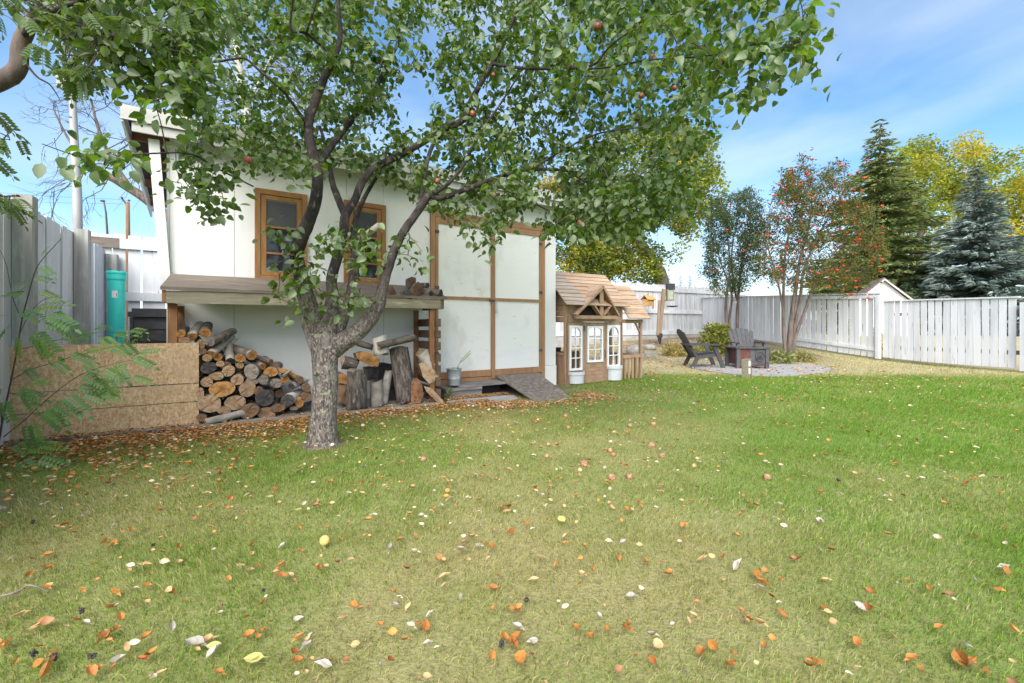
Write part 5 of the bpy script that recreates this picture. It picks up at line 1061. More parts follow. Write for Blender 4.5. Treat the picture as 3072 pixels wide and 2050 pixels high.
# sapling at the left, in front of the panel
p0 = Vector((*at(-8, 1345, 3.18).xy, 0)); sap = thing('rowan_sapling', 'young rowan sapling with feathery leaves in front of the strand board panel', 'sapling', p0)
cm = compound_mesh('leaf', M['sapleaf'], 7, .19, .0115, .05, .3); YS = 3.18
def sapstem(pts, r0, r1):
    P = [at(u, v, Y) for u, v, Y in pts]; rad = [.62*(r0 + (r1-r0)*i/(len(P)-1)) for i in range(len(P))]; P, rad = spline(P, rad, 4)
    part('stem', MB().tube([q - p0 for q in P], rad, 6, False), M['twig'], sap, True)
sapstem([(-8,1345,3.18),(12,1240,3.18),(33,1142,3.16),(51,1050,3.14),(66,958,3.1),(82,897,3.08),(102,825,3.05),(122,785,3.03),(184,716,3.0)], .010, .003)
sapstem([(-4,1330,3.18),(5,1260,3.15),(-15,1120,3.1),(-30,1000,3.0)], .008, .004)
sapstem([(40,1137,3.16),(95,1108,3.1),(156,1090,3.05),(225,1068,3.0),(273,1057,2.97),(360,1035,2.93)], .005, .002)
sapstem([(12,1310,3.15),(73,1261,3.1),(116,1221,3.05),(171,1174,3.0),(240,1126,2.95),(320,1097,2.9),(400,1080,2.85)], .006, .002)
sapstem([(52,1050,3.14),(95,1040,3.12),(145,1025,3.12),(218,1014,3.12),(290,997,3.12),(400,1000,3.15)], .004, .002)
sapstem([(66,958,3.1),(40,900,3.05),(20,800,3.0),(0,750,2.95)], .004, .002)
sapstem([(60,1000,3.1),(90,940,3.0),(130,900,2.95),(170,890,2.9)], .004, .002)
SAPL = [(20,945,2.95,-1,-.2,1.1),(30,975,2.95,-.6,-.8,1.1),(55,930,2.95,1,-.2,1.2),(90,985,2.95,.7,-.9,1.35),(120,960,2.92,1,-.3,1.35),(95,930,2.9,1,.35,1.35),(140,935,2.88,1,-.35,1.3),(110,1000,2.95,.3,-1,1.1),(60,1000,2.95,-.2,-1,1.0),
 (85,880,3.0,-1,.1,.8),(100,830,3,1,-.1,.7),(120,795,3,1,-.5,.75),(95,840,3,-1,-.2,.7),(110,870,3,1,-.35,.8),(80,860,3,-1,-.4,.7),(125,770,3,.6,.7,.6),
 (20,1160,3.0,-.7,-.6,1.1),(40,1170,3.0,1,-.2,1.1),(70,1165,3.0,.5,-.9,1.0),(10,1190,2.98,.3,-1,1.1),(75,1100,3.05,1,-.6,.8),(90,1150,3,1,.25,.8),
 (150,1080,3.0,.8,-.5,.8),(200,1060,2.95,1,-.25,.9),(250,1085,2.95,1,-.5,.85),(260,1050,2.95,1,.2,.9),(330,1040,2.95,1,-.2,.85),(350,1080,2.9,.6,-.9,.85),(390,1070,2.88,1,-.35,.9),(410,1060,2.86,.9,.3,.8),
 (240,1120,2.95,1,-.35,1.1),(270,1130,2.95,.6,-.7,1.0),(215,1160,2.95,1,-.1,1.2),(190,1180,2.95,.8,-.6,1.2),(160,1200,2.95,.9,-.3,1.2),(120,1225,2.98,.6,-.7,1.2),(100,1250,3,.2,-1,1.3),(80,1260,3,.1,-1,1.2),(140,1220,2.98,1,-.3,1.1),(240,1180,2.95,1,-.3,.9),(300,1105,2.9,1,-.5,1.0),(320,1130,2.9,.4,-1,.8),(300,1180,2.92,1,-.15,.8),(385,1130,2.88,1,-.2,.8),
 (180,1010,3.1,1,-.1,.8),(240,1000,3.1,1,.1,.8),(300,1010,3.1,1,-.25,1.0),(340,1000,3.12,1,.15,1.0),(360,1020,3.12,.5,-.6,.9),(280,985,3.1,1,.25,.7),(390,990,3.15,1,.1,.8),
 (40,1330,3.05,1,-.1,1.1),(50,1370,2.95,.7,-.6,1.3),(75,1345,3.0,1,.15,1.2),(100,1370,2.95,1,-.4,1.2),(20,1350,3.0,-.6,-.5,1.0),(110,1335,3.0,1,.1,1.0),(0,1040,3,-.5,-.8,1.1),(10,1000,3,-.8,-.3,1.1)]
for i, (u, v, Y, a, b, s) in enumerate(SAPL):
    link('leaf', cm, sap).matrix_local = leaf_mat(at(u, v, Y) - p0, Vector((a, random.uniform(-.5,.3), b)), Vector((random.uniform(-.3,.3), -.65, .75)), s*.88)
# neighbouring tree whose limb hangs into the top left corner
base = Vector((-4.75, 2.7, 0)); nb = thing('overhanging_rowan_tree', 'rowan limb with dark feathery leaves overhanging the top left corner', 'tree', base)
def nlimb(pts, rads, nm_, n=10, m_='limb'):
    P, rad = spline(pts, rads, 5); part(nm_, MB().tube([q - base for q in P], rad, n, True, .04), M[m_], nb, True); return P
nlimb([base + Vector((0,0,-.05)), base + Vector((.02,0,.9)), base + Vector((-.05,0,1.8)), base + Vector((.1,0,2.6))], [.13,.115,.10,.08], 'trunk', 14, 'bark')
sk2 = nlimb([base + Vector((-.05,0,1.8)), at(-220, 300, 2.65), at(-60, 262, 2.62), at(10, 240, 2.6), at(52, 208, 2.6), at(62, 140, 2.6), at(85, 80, 2.58), at(130, 10, 2.55), at(200, -120, 2.5)], [.075,.06,.052,.047,.043,.04,.035,.028,.016], 'limb', 12, 'farbark')
sk2 += nlimb([at(85, 80, 2.58), at(160, 60, 2.5), at(280, 90, 2.45), at(420, 130, 2.4), at(560, 160, 2.4)], [.018,.015,.011,.008,.004], 'branch', 7)
sk2 += nlimb([at(70, 110, 2.59), at(110, 60, 2.45), at(250, 0, 2.3), at(420, -40, 2.25), at(600, -20, 2.3)], [.016,.013,.01,.007,.004], 'branch', 7)
sk2 += nlimb([at(62, 170, 2.6), at(110, 230, 2.62), at(150, 255, 2.65), at(180, 300, 2.7)], [.008,.006,.004,.002], 'branch', 5)
sk2 += nlimb([at(-60, 262, 2.62), at(-20, 330, 2.5), at(10, 370, 2.45), at(30, 420, 2.4)], [.008,.006,.004,.002], 'branch', 5)
sk2 += nlimb([base + Vector((0,0,1.9)), at(-120, 600, 2.5), at(-30, 590, 2.45), at(60, 590, 2.4)], [.008,.006,.004,.002], 'branch', 5)
cm2 = compound_mesh('leaf', M['darkleaf'], 6, .12, .0095, .034, .3); rowleaf = []
NREG = [([(-60,-120),(700,-120),(700,90),(560,200),(420,230),(330,240),(240,230),(150,200),(70,60),(0,40),(-60,40)], 70, 2.0, 2.9), ([(-40,300),(20,300),(75,400),(60,440),(-40,500)], 9, 2.3, 2.6), ([(-60,560),(10,560),(85,585),(100,610),(-60,620)], 7, 2.3, 2.5), ([(160,180),(280,180),(280,240),(170,230)], 14, 2.3, 2.6), ([(-300,-700),(700,-700),(700,-120),(-300,-120)], 70, 2.0, 3.0)]
SK2 = np.array([list(q) for q in sk2]); tw = MB()
for P, n, y0, y1 in NREG:
    c = 0; us, vs = [q[0] for q in P], [q[1] for q in P]
    while c < n:
        u, v = random.uniform(min(us), max(us)), random.uniform(min(vs), max(vs))
        if not in_poly2(u, v, P): continue
        q = at(u, v, random.uniform(y0, y1)); c += 1; i = int(np.argmin(np.linalg.norm(SK2 - np.array(q), axis=1))); a = Vector(SK2[i]); L = (q-a).length
        Pp, rad = spline([a, a.lerp(q, .5) + Vector((0,0,.1*L)), q], [.0035,.0028,.0015], 3); tw.tube([w_ - base for w_ in Pp], rad, 4, False)
        for j in range(2): rowleaf.append((q - base, Vector((random.uniform(-.5,1), random.uniform(-.6,.6), random.uniform(-1,.05))), Vector((random.uniform(-.6,.6), random.uniform(-.6,.6), .6)), random.uniform(.75,1.15)))
part('twigs', tw, M['twig'], nb, True)['kind'] = 'stuff'
rowleaf.sort(key=lambda l: (l[0] + base).y + (0 if (l[0]+base).z < EYE + .75*(l[0]+base).y else 50))
for l in rowleaf[:300]: link('leaf', cm2, nb).matrix_local = leaf_mat(*l)
mv = np.array([v.co for v in cm2.vertices]); 
mt = np.array([t_ for pl in cm2.polygons for t_ in [(pl.vertices[0], pl.vertices[i], pl.vertices[i+1]) for i in range(1, len(pl.vertices)-1)]])
V, T = [], []
for i, l in enumerate(rowleaf[300:]):
    F_ = np.array(leaf_frame(l[1], l[2])); V.append(mv @ F_.T*l[3] + np.array(l[0])); T.append(mt + i*len(mv))
if V: tag(bulk('foliage', np.concatenate(V), np.concatenate(T), M['darkleaf'], nb), kind='stuff')

# ------------------------------------------------------------------ trees beyond and at the back of the yard
def tri_leaves(pos, size, col, flat=.5, asp=.6):                # soup of small bent leaf pairs at given points
    n = len(pos); d = RNG.normal(size=(n,3)); d[:, 2] *= flat; d /= np.linalg.norm(d, axis=1)[:, None]
    e = RNG.normal(size=(n,3)); e -= d*(e*d).sum(1)[:, None]; e /= np.linalg.norm(e, axis=1)[:, None]
    s = (size*RNG.uniform(.6, 1.3, n))[:, None]; a = pos; b = pos + d*s
    m0 = pos + d*s*.45 + e*s*asp*.5; m1 = pos + d*s*.45 - e*s*asp*.5
    V = np.stack([a, m0, b, m1], 1).reshape(-1, 3); i = np.arange(n)*4
    T = np.stack([i, i+1, i+2, i, i+2, i+3], 1).reshape(-1, 3); Cc = np.repeat(np.concatenate([col, np.ones((n,1))], 1), 4, 0)
    return V, T, Cc
def clump_points(cs, rs, per):                                  # points in shells of clumps
    out, sh = [], []
    for c, r in zip(cs, rs):
        n = int(per*r*r); v = RNG.normal(size=(n,3)); v /= np.linalg.norm(v, axis=1)[:, None]; q = RNG.uniform(.25, 1, n)**.5
        out.append(np.array(c) + v*(q*r)[:, None]*np.array((1,1,.8)))
    return np.concatenate(out)
def mixcol(n, cols, w, jitter=.25):
    c = np.array(cols)[RNG.choice(len(cols), n, p=np.array(w)/sum(w))]; return c*RNG.uniform(1-jitter, 1+jitter, (n,1))
def decid(name, label, base, trunk, branches, clumps, per, size, cols, w, group=None, bark='farbark', cat='tree'):
    t = thing(name, label, cat, base)
    P, r_ = spline([q for q, _ in trunk], [r for _, r in trunk], 5); part('trunk', MB().tube([q - base for q in P], r_, 10, True, .05), M[bark], t, True)
    for br in branches:
        P, r_ = spline([q for q, _ in br], [r for _, r in br], 4); part('branch', MB().tube([q - base for q in P], r_, 6, False, .05), M[bark], t, True)
    tw = MB()
    for c, r in clumps:
        j = min((q for b in [trunk] + branches for q, _ in b), key=lambda q: (q - c).length)
        P, r_ = spline([j, j.lerp(c, .5) + rnd_unit()*.15, c], [.035, .025, .01], 3); tw.tube([q - base for q in P], r_, 4, False)
    part('limbs', tw, M[bark], t, True)['kind'] = 'stuff'
    pts = clump_points([c - base for c, r in clumps], [r for c, r in clumps], per); n = len(pts)
    cc = mixcol(n, cols, w); k0 = 0
    for c, r in clumps:
        m_ = int(per*r*r); hue = mixcol(1, cols, w, .3); cc[k0:k0+m_] = cc[k0:k0+m_]*.4 + hue*.6; k0 += m_
    V, T, Cc = tri_leaves(pts, np.full(n, size), cc); tag(bulk('crown', V, T, M['farfol'], t, Cc), kind='stuff'); return t
def clumps_in(poly, n, Y0, Y1, r0, r1):
    us, vs = [q[0] for q in poly], [q[1] for q in poly]; out = []
    while len(out) < n:
        u, v = random.uniform(min(us), max(us)), random.uniform(min(vs), max(vs))
        if in_poly2(u, v, poly): out.append((at(u, v, random.uniform(Y0, Y1)), random.uniform(r0, r1)))
    return out
GR, YG, YE, OR, DG = (.095,.15,.03), (.24,.27,.03), (.52,.42,.04), (.50,.28,.04), (.05,.09,.028)
# leaning tree behind the playhouse
b0 = Vector((*at(1994, 860, 20).xy, terr(0, 20)))
tk = [(b0, .34), (at(1985,846,20), .32), (at(1955,790,20), .28), (at(1925,740,20), .25), (at(1880,660,20), .20), (at(1840,560,20), .15), (at(1830,470,20), .08)]
br = [[(at(1925,740,20), .18), (at(1850,690,19), .12), (at(1760,680,18.5), .08), (at(1650,700,18), .04)], [(at(1900,700,20), .16), (at(1960,620,20), .10), (at(2040,560,20.5), .05)], [(at(1880,660,20), .14), (at(1780,600,20), .08), (at(1640,560,20), .04)], [(at(1860,610,20), .12), (at(1920,500,20.5), .07), (at(1960,430,21), .03)]]
cl = clumps_in([(1500,560),(1700,480),(1900,400),(2080,390),(2130,500),(2150,600),(2060,720),(2000,640),(1900,680),(1960,780),(1900,830),(1780,850),(1690,830),(1680,720),(1560,700)], 175, 17.5, 22, .5, 1.0) + clumps_in([(1690,760),(1960,730),(1980,840),(1880,850),(1720,840)], 46, 18, 20, .4, .7) + clumps_in([(2040,640),(2080,640),(2060,800),(2010,790)], 7, 19.5, 20.5, .35, .6)
decid('leaning_ash_tree', 'leaning tree with yellow-green autumn crown behind the playhouse', b0, tk, br, cl, 330, .15, [GR, YG, YE, OR, DG], [5,5,1.3,.4,2])
# yellow trees far right and a small one by the rowans
def yellow(label, u, v0, Y, poly, n, cols, w, per=260, size=.22):
    b = Vector((*at(u, 960, Y).xy, terr(0, 18))); top = at(u, v0 + 60, Y)
    tk = [(b, .35), (b.lerp(top, .4), .24), (b.lerp(top, .75), .14), (top, .05)]; cl = clumps_in(poly, n, Y-2.5, Y+2.5, .7, 1.5)
    br = [[(b.lerp(top, f), .12), (c, .03)] for f, (c, r) in zip([.35+.5*i/7 for i in range(8)], cl[:8])]
    decid('yellow_autumn_tree', label, b, tk, br, cl, per, size, cols, w, 'yellow autumn trees behind the right fence')
yellow('yellow autumn tree between the two spruces', 2760, 430, 31, [(2700,460),(2760,430),(2800,460),(2820,560),(2860,700),(2800,820),(2700,800),(2560,780),(2520,560),(2560,500),(2640,520)], 50, [GR,YG,YE], [4,5,1.6])
yellow('tall golden tree behind the blue spruce at the right edge', 2920, 400, 33, [(2830,470),(2850,420),(2900,395),(2960,420),(3000,470),(3060,430),(3160,470),(3180,700),(3080,800),(2960,760),(2860,640),(2820,560)], 70, [GR,YG,YE,OR], [3,5,3,.3])
# spruces
def spruce(label, u, v0, Y, halfw, cols, w, droop, dens=1.0, name='spruce_tree', small=False, group=None, bush=1.0):
    b = Vector((*at(u, 960, Y).xy, terr(0, min(18, Y)))); top = at(u, v0, Y); Ht = top.z - b.z; Rm = halfw*Y/1300
    t = thing(name, label, 'tree', b, 0, group)
    part('trunk', MB().tube([(0,0,0),(0,0,Ht*.5),(0,0,Ht*.97)], [Ht*.02,Ht*.011,.01], 8), M['farbark'], t, True)
    pos, dirs, sz = [], [], []; bm_ = MB(); z = Ht*.04; rr = random.Random(int(u))
    while z < Ht*.985:
        f = 1 - z/Ht; Rr = Rm*(f**.85)*rr.uniform(.85, 1.08) + .05; nb_ = max(4, int((5 + 8*f)*dens))
        for i in range(nb_):
            a = rr.random()*6.283; L = Rr*rr.uniform(.7, 1.08); dv = Vector((math.cos(a), math.sin(a), 0)); tip = dv*L + Vector((0, 0, z + L*(.10 - droop) + .25*droop*L)); midp = dv*L*.55 + Vector((0, 0, z - droop*L*.42)); root_ = Vector((0, 0, z))
            if L > .5 and not small: bm_.tube([root_, midp, tip], [.012+.012*L, .012, .004], 4, False)
            steps = max(3, int(L/(.13 if not small else .4)*dens))
            for k in range(steps):
                q = (k+.5)/steps; c = root_.lerp(midp, q/.55) if q < .55 else midp.lerp(tip, (q-.55)/.45)
                wd = L*.30*(1-.65*q)*bush
                for s in range(5 if not small else 2):
                    sw = rr.uniform(-1, 1); side = Vector((-dv.y, dv.x, 0)); pos.append(c + side*wd*sw*.55 + Vector((0,0,rr.uniform(-.12,.03)*min(1,L)))); dd = (dv*1.0 + side*sw*1.1 + Vector((0,0,rr.uniform(-.55,.12)))).normalized(); dirs.append(dd); sz.append(rr.uniform(.22,.42)*min(1, .45+L*.35)*(1.6 if small else 1))
        z += Ht*.0185/dens**.5*(1.0 if not small else 2.2)
    if bm_.v: part('boughs', bm_, M['farbark'], t)['kind'] = 'stuff'
    P_, D_, S_ = np.array(pos), np.array(dirs), np.array(sz); n = len(P_); e = np.cross(D_, RNG.normal(size=(n,3))); e /= np.linalg.norm(e, axis=1)[:, None]
    g = np.cross(D_, e); V, T, Cc = [], [], []; colr = mixcol(n, cols, w, .22)
    for j, ax in enumerate((e, g)):
        a = P_ - D_*S_[:, None]*.15; b_ = P_ + D_*S_[:, None]; h_ = (S_*.13)[:, None]; m0, m1 = P_ + D_*S_[:, None]*.3 + ax*h_, P_ + D_*S_[:, None]*.3 - ax*h_
        i = np.arange(n)*4 + j*4*n; V.append(np.stack([a, m0, b_, m1], 1).reshape(-1,3)); T.append(np.stack([i,i+1,i+2,i,i+2,i+3],1).reshape(-1,3)); Cc.append(np.repeat(np.concatenate([colr, np.ones((n,1))],1),4,0))
    tag(bulk('crown', np.concatenate(V), np.concatenate(T), M['needles'], t, np.concatenate(Cc)), kind='stuff'); return t
spruce('tall dark green spruce behind the right fence', 2640, 350, 25, 232, [(.19,.25,.09),(.25,.31,.11),(.33,.32,.15)], [4,3,1.5], .34)
spruce('blue spruce with blue-grey needles at the right edge', 2930, 492, 21, 182, [(.22,.28,.255),(.29,.36,.33),(.15,.205,.175)], [4,3,2.5], .16)
spruce('green spruce boughs low behind the neighbour shed', 2770, 800, 23, 170, [(.13,.19,.10),(.19,.25,.14)], [3,2], .2)
for u, v, hw in ((2006,822,24),(2042,826,20),(2070,825,20)):
    spruce('tiny distant spruce on the skyline beyond the bleached fence, ' + {2006: 'leftmost', 2042: 'middle', 2070: 'rightmost'}[u] + ' of three', u, v, 70, hw, [(.06,.09,.075),(.09,.12,.10)], [2,1], .15, .45, 'distant_spruce', False, 'distant spruces on the skyline')
# bare tree and birch at the left
def bare_tree(name, label, base, segs, twig_pts, bark, seed, per=9, ln=.5, cat='tree', droop=0.0):
    t = thing(name, label, cat, base); rr = random.Random(seed); pts = []
    for i, (pl, ra) in enumerate(segs):
        P, r_ = spline(pl, ra, 5); part('trunk' if i == 0 else 'branch', MB().tube([q - base for q in P], r_, 8, True, .05), M[bark], t, True); pts += P
    tw = MB()
    def grow(p, d, L, r, lev):
        q = p + d*L*.5 + Vector((rr.uniform(-1,1), rr.uniform(-1,1), rr.uniform(-1,1)))*L*.12; e = p + d*L + Vector((0,0,-droop*L))
        tw.tube([x - base for x in (p, q, e)], [r, r*.8, r*.5], 4, False)
        if lev > 0:
            for k in range(rr.randint(2, 3)):
                f = rr.uniform(.3, 1); s_ = p.lerp(e, f); dd = (d + Vector((rr.uniform(-1,1), rr.uniform(-1,1), rr.uniform(-.8,1-droop)))*.8).normalized(); grow(s_, dd, L*rr.uniform(.5,.8), r*.62, lev-1)
    for p in twig_pts:
        s_ = min(pts, key=lambda q: (q - p).length); d = (p - s_); L = d.length
        if L > .05: grow(s_, d.normalized(), L, .008 + .004*L, 3)
    part('twigs', tw, M['twig'], t)['kind'] = 'stuff'; return t
b0 = Vector((*at(560, 900, 10.8).xy, 0)); random.seed(21)
bt_pts = [at(random.uniform(110,480), random.uniform(290,600), random.uniform(10,11.5)) for _ in range(34)]
bare_tree('bare_tree', 'leafless tree leaning out from behind the shed over the back fence', b0, [([b0, at(540,720,10.8), at(470,625,10.8), at(380,560,10.8), at(300,515,10.8), at(262,490,10.8)], [.16,.14,.12,.10,.08,.05]), ([at(400,575,10.8), at(330,470,10.8), at(290,370,10.8), at(275,300,10.8)], [.06,.045,.03,.015]), ([at(300,515,10.8), at(220,440,10.8), at(160,330,10.8)], [.05,.03,.012])], bt_pts, 'farbark', 5)
b0 = Vector((*at(790, 960, 9.0).xy, 0))
bp_ = [at(random.uniform(480,1000), random.uniform(-60,330), random.uniform(8,10)) for _ in range(46)]
bare_tree('birch_tree', 'slender pale birch trunk with drooping twigs rising behind the shed', b0, [([b0, at(770,600,9), at(745,390,9), at(722,230,9), at(700,60,9), at(685,-150,9), at(690,-400,9)], [.13,.105,.085,.075,.065,.05,.02]), ([at(735,330,9), at(800,200,9), at(860,60,9)], [.03,.02,.01]), ([at(712,160,9), at(640,40,9), at(560,-60,9)], [.03,.02,.01])], bp_, 'birch', 9, droop=.25)
# rowans with berries
def rowan(label, base, stems, poly, n, Y0, Y1, berries, cols, w, nleaf=26, ysz=.12):
    t = thing('rowan_tree', label, 'tree', base, 0, 'rowan trees by the patio'); pts = []
    for st in stems:
        P, r_ = spline([q for q, _ in st], [r for _, r in st], 5); part('stem', MB().tube([q - base for q in P], r_, 8, True, .05), M['farbark'], t, True); pts += P
    cl = []; us, vs = [q[0] for q in poly], [q[1] for q in poly]
    while len(cl) < n:
        u, v = random.uniform(min(us), max(us)), random.uniform(min(vs), max(vs))
        if in_poly2(u, v, poly): cl.append(at(u, v, random.uniform(Y0, Y1)))
    tw = MB(); arr = np.array([list(q) for q in pts]); P_ = []
    for c in cl:
        i = int(np.argmin(np.linalg.norm(arr - np.array(c), axis=1) + np.maximum(0, arr[:,2]-c.z)*.5)); a = Vector(arr[i]); Q, r_ = spline([a, a.lerp(c, .5) + Vector((0,0,.08)), c], [.012,.008,.003], 3); tw.tube([q - base for q in Q], r_, 4, False)
        arr = np.vstack([arr, [list(Q[-2])]])
        for k in range(nleaf//3):                                   # compound leaves: rows of leaflets on a drooping stalk
            d = rnd_unit(); d.z -= .25; d.normalize(); o_ = c + rnd_unit()*.12
            for j in range(7): P_.append(o_ + d*(.03 + .028*j) + Vector((0,0,-.004*j*j*.5)) + rnd_unit()*.018)
    part('twigs', tw, M['twig'], t)['kind'] = 'stuff'
    P_ = np.array([list(p - base) for p in P_]); m = len(P_); V, T, Cc = tri_leaves(P_, np.full(m, .075), mixcol(m, cols, w), .7, .38); tag(bulk('crown', V, T, M['farfol'], t, Cc), kind='stuff')
    rr = random.Random(5); mb = MB().ball((0,0,0), .024, 8, 5, (1.3,1.3,.7))
    for k in range(18): a_ = rr.random()*6.28; q_ = rr.random(); mb.ball((math.cos(a_)*.03*q_, math.sin(a_)*.03*q_, .018*(1-q_*q_)*rr.choice((-1,1))), .013, 6, 4)
    bm_ = mb.mesh('berry_cluster', M['berry'], True)
    for (u, v) in berries: link('berry_cluster', bm_, t, at(u, v, random.uniform(Y0, (Y0+Y1)/2)) - base, (random.uniform(-.4,.4), random.uniform(-.4,.4), random.random()*6), (random.uniform(.8,1.35),)*3)
    return t
b0 = gnd(2365, 1072); Yr = b0.y
mk = lambda l, Y: [(at(u, v, Y + dy), r) for u, v, dy, r in l]
stems = [mk(l, Yr) for l in ([(2358,1074,0,.05),(2352,1010,0,.045),(2350,930,0,.04),(2352,830,0,.032),(2360,730,0,.025),(2390,620,0,.016),(2395,540,0,.008)], [(2365,1074,0,.075),(2372,980,0,.065),(2385,880,.05,.055),(2400,780,.1,.04),(2430,660,.1,.025),(2440,520,.1,.01)], [(2372,1074,0,.06),(2380,1000,0,.05),(2400,900,-.1,.04),(2415,800,-.1,.03),(2470,680,-.2,.018),(2520,600,-.2,.008)], [(2375,1068,0,.055),(2390,1000,.05,.045),(2420,920,.05,.038),(2445,850,.05,.03),(2500,760,0,.02),(2580,690,0,.01)], [(2350,930,0,.03),(2330,830,0,.024),(2300,720,0,.015),(2310,620,0,.008)])]
poly = [(2330,560),(2380,480),(2420,460),(2450,500),(2520,480),(2560,560),(2640,640),(2660,740),(2640,830),(2560,880),(2480,870),(2420,850),(2340,860),(2290,820),(2280,720),(2310,640)]
bz = []
random.seed(33)
while len(bz) < 125:
    u, v = random.uniform(2300,2660), random.uniform(475,900)
    if in_poly2(u, v, poly) or (2500 < u < 2610 and v < 890 and random.random() < .2): bz.append((u, v))
bz += [(2437,478),(2513,492),(2420,520),(2398,555),(2380,548),(2325,586),(2525,498),(2645,618),(2555,884),(2530,870),(2605,895)]
rowan('tall rowan tree full of orange-red berries right of the fire pit', b0, stems, poly, 420, Yr-1.0, Yr+1.2, bz, [(.08,.12,.035),(.13,.16,.04),(.05,.085,.03),(.30,.12,.03)], [5,3,3,2.4], 30)
b0 = gnd(2180, 1042); Yr = b0.y
stems = [mk(l, Yr) for l in ([(2185,1050,0,.065),(2180,980,0,.055),(2178,900,0,.045),(2190,800,0,.03),(2180,700,0,.02),(2160,600,0,.01)], [(2192,1048,.05,.045),(2188,960,.05,.04),(2195,880,.05,.032),(2160,780,.1,.02),(2140,680,.1,.01)], [(2212,1040,.2,.06),(2212,960,.2,.055),(2214,900,.2,.045),(2225,800,.2,.03),(2250,700,.2,.018),(2250,580,.2,.008)], [(2213,905,.2,.04),(2200,850,.3,.03),(2195,760,.3,.02),(2215,650,.3,.01)])]
poly = [(2110,640),(2140,590),(2210,580),(2250,560),(2290,620),(2300,700),(2280,800),(2240,870),(2150,870),(2105,820),(2120,720)]
rowan('slim dark rowan tree with few berries behind the garden chairs', b0, stems, poly, 330, Yr-.9, Yr+1.2, [(2190,620),(2170,650),(2235,690),(2260,750),(2255,735),(2280,730),(2270,700),(2240,740),(2225,670),(2150,810),(2180,690),(2290,690),(2235,752),(2285,660),(2130,815),(2165,845),(2300,770)], [(.06,.10,.04),(.10,.13,.04),(.04,.07,.03)], [4,2,3], 30)
# shrubs and bedding plants
def shrub(name, label, u, v, r, h, cols, w, n=900, size=.09, group=None, spikes=0, cat='shrub'):
    b = gnd(u, v); t = thing(name, label, cat, b, 0, group); th = RNG.uniform(0, 2*np.pi, n); q = np.sqrt(RNG.uniform(0, 1, n)); zz = RNG.uniform(.02, 1, n)
    sh = np.sqrt(np.clip(1-(zz-.35)**2/.6, .05, 1)); P_ = np.stack([np.cos(th)*q*r*sh, np.sin(th)*q*r*sh, zz*h], 1)
    V, T, Cc = tri_leaves(P_, np.full(n, size), mixcol(n, cols, w), 1.2, .35); tag(bulk('foliage', V, T, M['farfol'], t, Cc), kind='stuff')
    mb = MB()
    for i in range(9): a = random.random()*6.28; mb.tube([(0,0,0), (math.cos(a)*r*.3, math.sin(a)*r*.3, h*.5), (math.cos(a)*r*.6, math.sin(a)*r*.6, h*random.uniform(.75,1.05))], [.008,.006,.003], 4, False)
    part('stems', mb, M['twig'], t)['kind'] = 'stuff'
shrub('yellow_shrub', 'yellow-green feathery shrub between the two garden chairs', 2152, 1062, .52, .85, [(.15,.17,.03),(.30,.27,.05),(.08,.12,.03)], [4,3,2], 1700, .13)
G = 'low bedding plants round the patio'
shrub('bedding_plant', 'low pale hosta-like plant at the foot of the tall rowan', 2330, 1092, .42, .30, [(.17,.20,.07),(.30,.29,.12),(.11,.15,.06)], [3,3,2], 520, .12, G, cat='plant')
shrub('bedding_plant', 'low yellowing plant right of the tall rowan stems', 2405, 1085, .32, .22, [(.17,.19,.06),(.32,.28,.12)], [3,3], 360, .11, G, cat='plant')
shrub('bedding_plant', 'pale straggly plant left of the side-on garden chair', 2018, 1068, .34, .34, [(.18,.20,.05),(.36,.28,.10),(.30,.15,.05)], [3,3,1], 460, .10, G, cat='plant')
shrub('bedding_plant', 'greenish plant seen through the side-on garden chair', 2085, 1072, .42, .28, [(.16,.18,.05),(.30,.26,.10)], [3,3], 420, .10, G, cat='plant')
shrub('fence_vine', 'thin green vine climbing the fence right of the rowans', 2552, 1050, .16, 1.05, [(.14,.19,.05),(.22,.24,.06)], [3,2], 150, .10, None, cat='vine')
shrub('fence_vine', 'yellowing vine at the fence post right of the rowans', 2628, 1055, .22, .75, [(.26,.26,.06),(.16,.19,.05),(.40,.20,.05)], [3,3,.7], 170, .10, None, cat='vine')
shrub('bedding_plant', 'small leafy weed at the corner of the slatted side', 1347, 1205, .07, .17, [(.12,.22,.04),(.2,.28,.05)], [3,2], 60, .05, None, cat='plant')
shrub('bedding_plant', 'green weeds peeping over the panel before the black box', 400, 1262, .25, .92, [(.13,.22,.04),(.2,.28,.05)], [3,2], 200, .06, None, cat='plant')

# ------------------------------------------------------------------ fallen leaves, apples, sticks
def litter_shape(kind):
    L = 1.0; c = {'curl': 1.6, 'flat': .25, 'fold': 1.1}[kind]; v = []
    for x, w_ in ((0,0),(.25,.30),(.55,.36),(.82,.22),(1.05,0)):
        z = c*.35*(x-.5)**2*2; v += [(x-.5, 0, z)] if w_ == 0 else [(x-.5, -w_, z + c*.55*w_), (x-.5, 0, z), (x-.5, w_, z + c*.75*w_)]
    v += [(-.85, .04, .02)]
    return v, [(0,2,1),(0,3,2),(1,2,5,4),(2,3,6,5),(4,5,8,7),(5,6,9,8),(7,8,10),(8,9,10),(0,11,2)]
KIND = [('curl', (.46,.205,.055), 'curled orange-brown fallen leaf lying on the lawn', 'orange fallen leaves on the lawn'), ('fold', (.36,.13,.035), 'folded rust-brown fallen leaf lying on the lawn', 'rust fallen leaves on the lawn'),
        ('curl', (.48,.44,.39), 'pale grey-white upturned fallen leaf lying on the lawn', 'pale fallen leaves on the lawn'), ('fold', (.58,.38,.19), 'tan dry fallen leaf lying on the lawn', 'tan fallen leaves on the lawn')]
lm = []
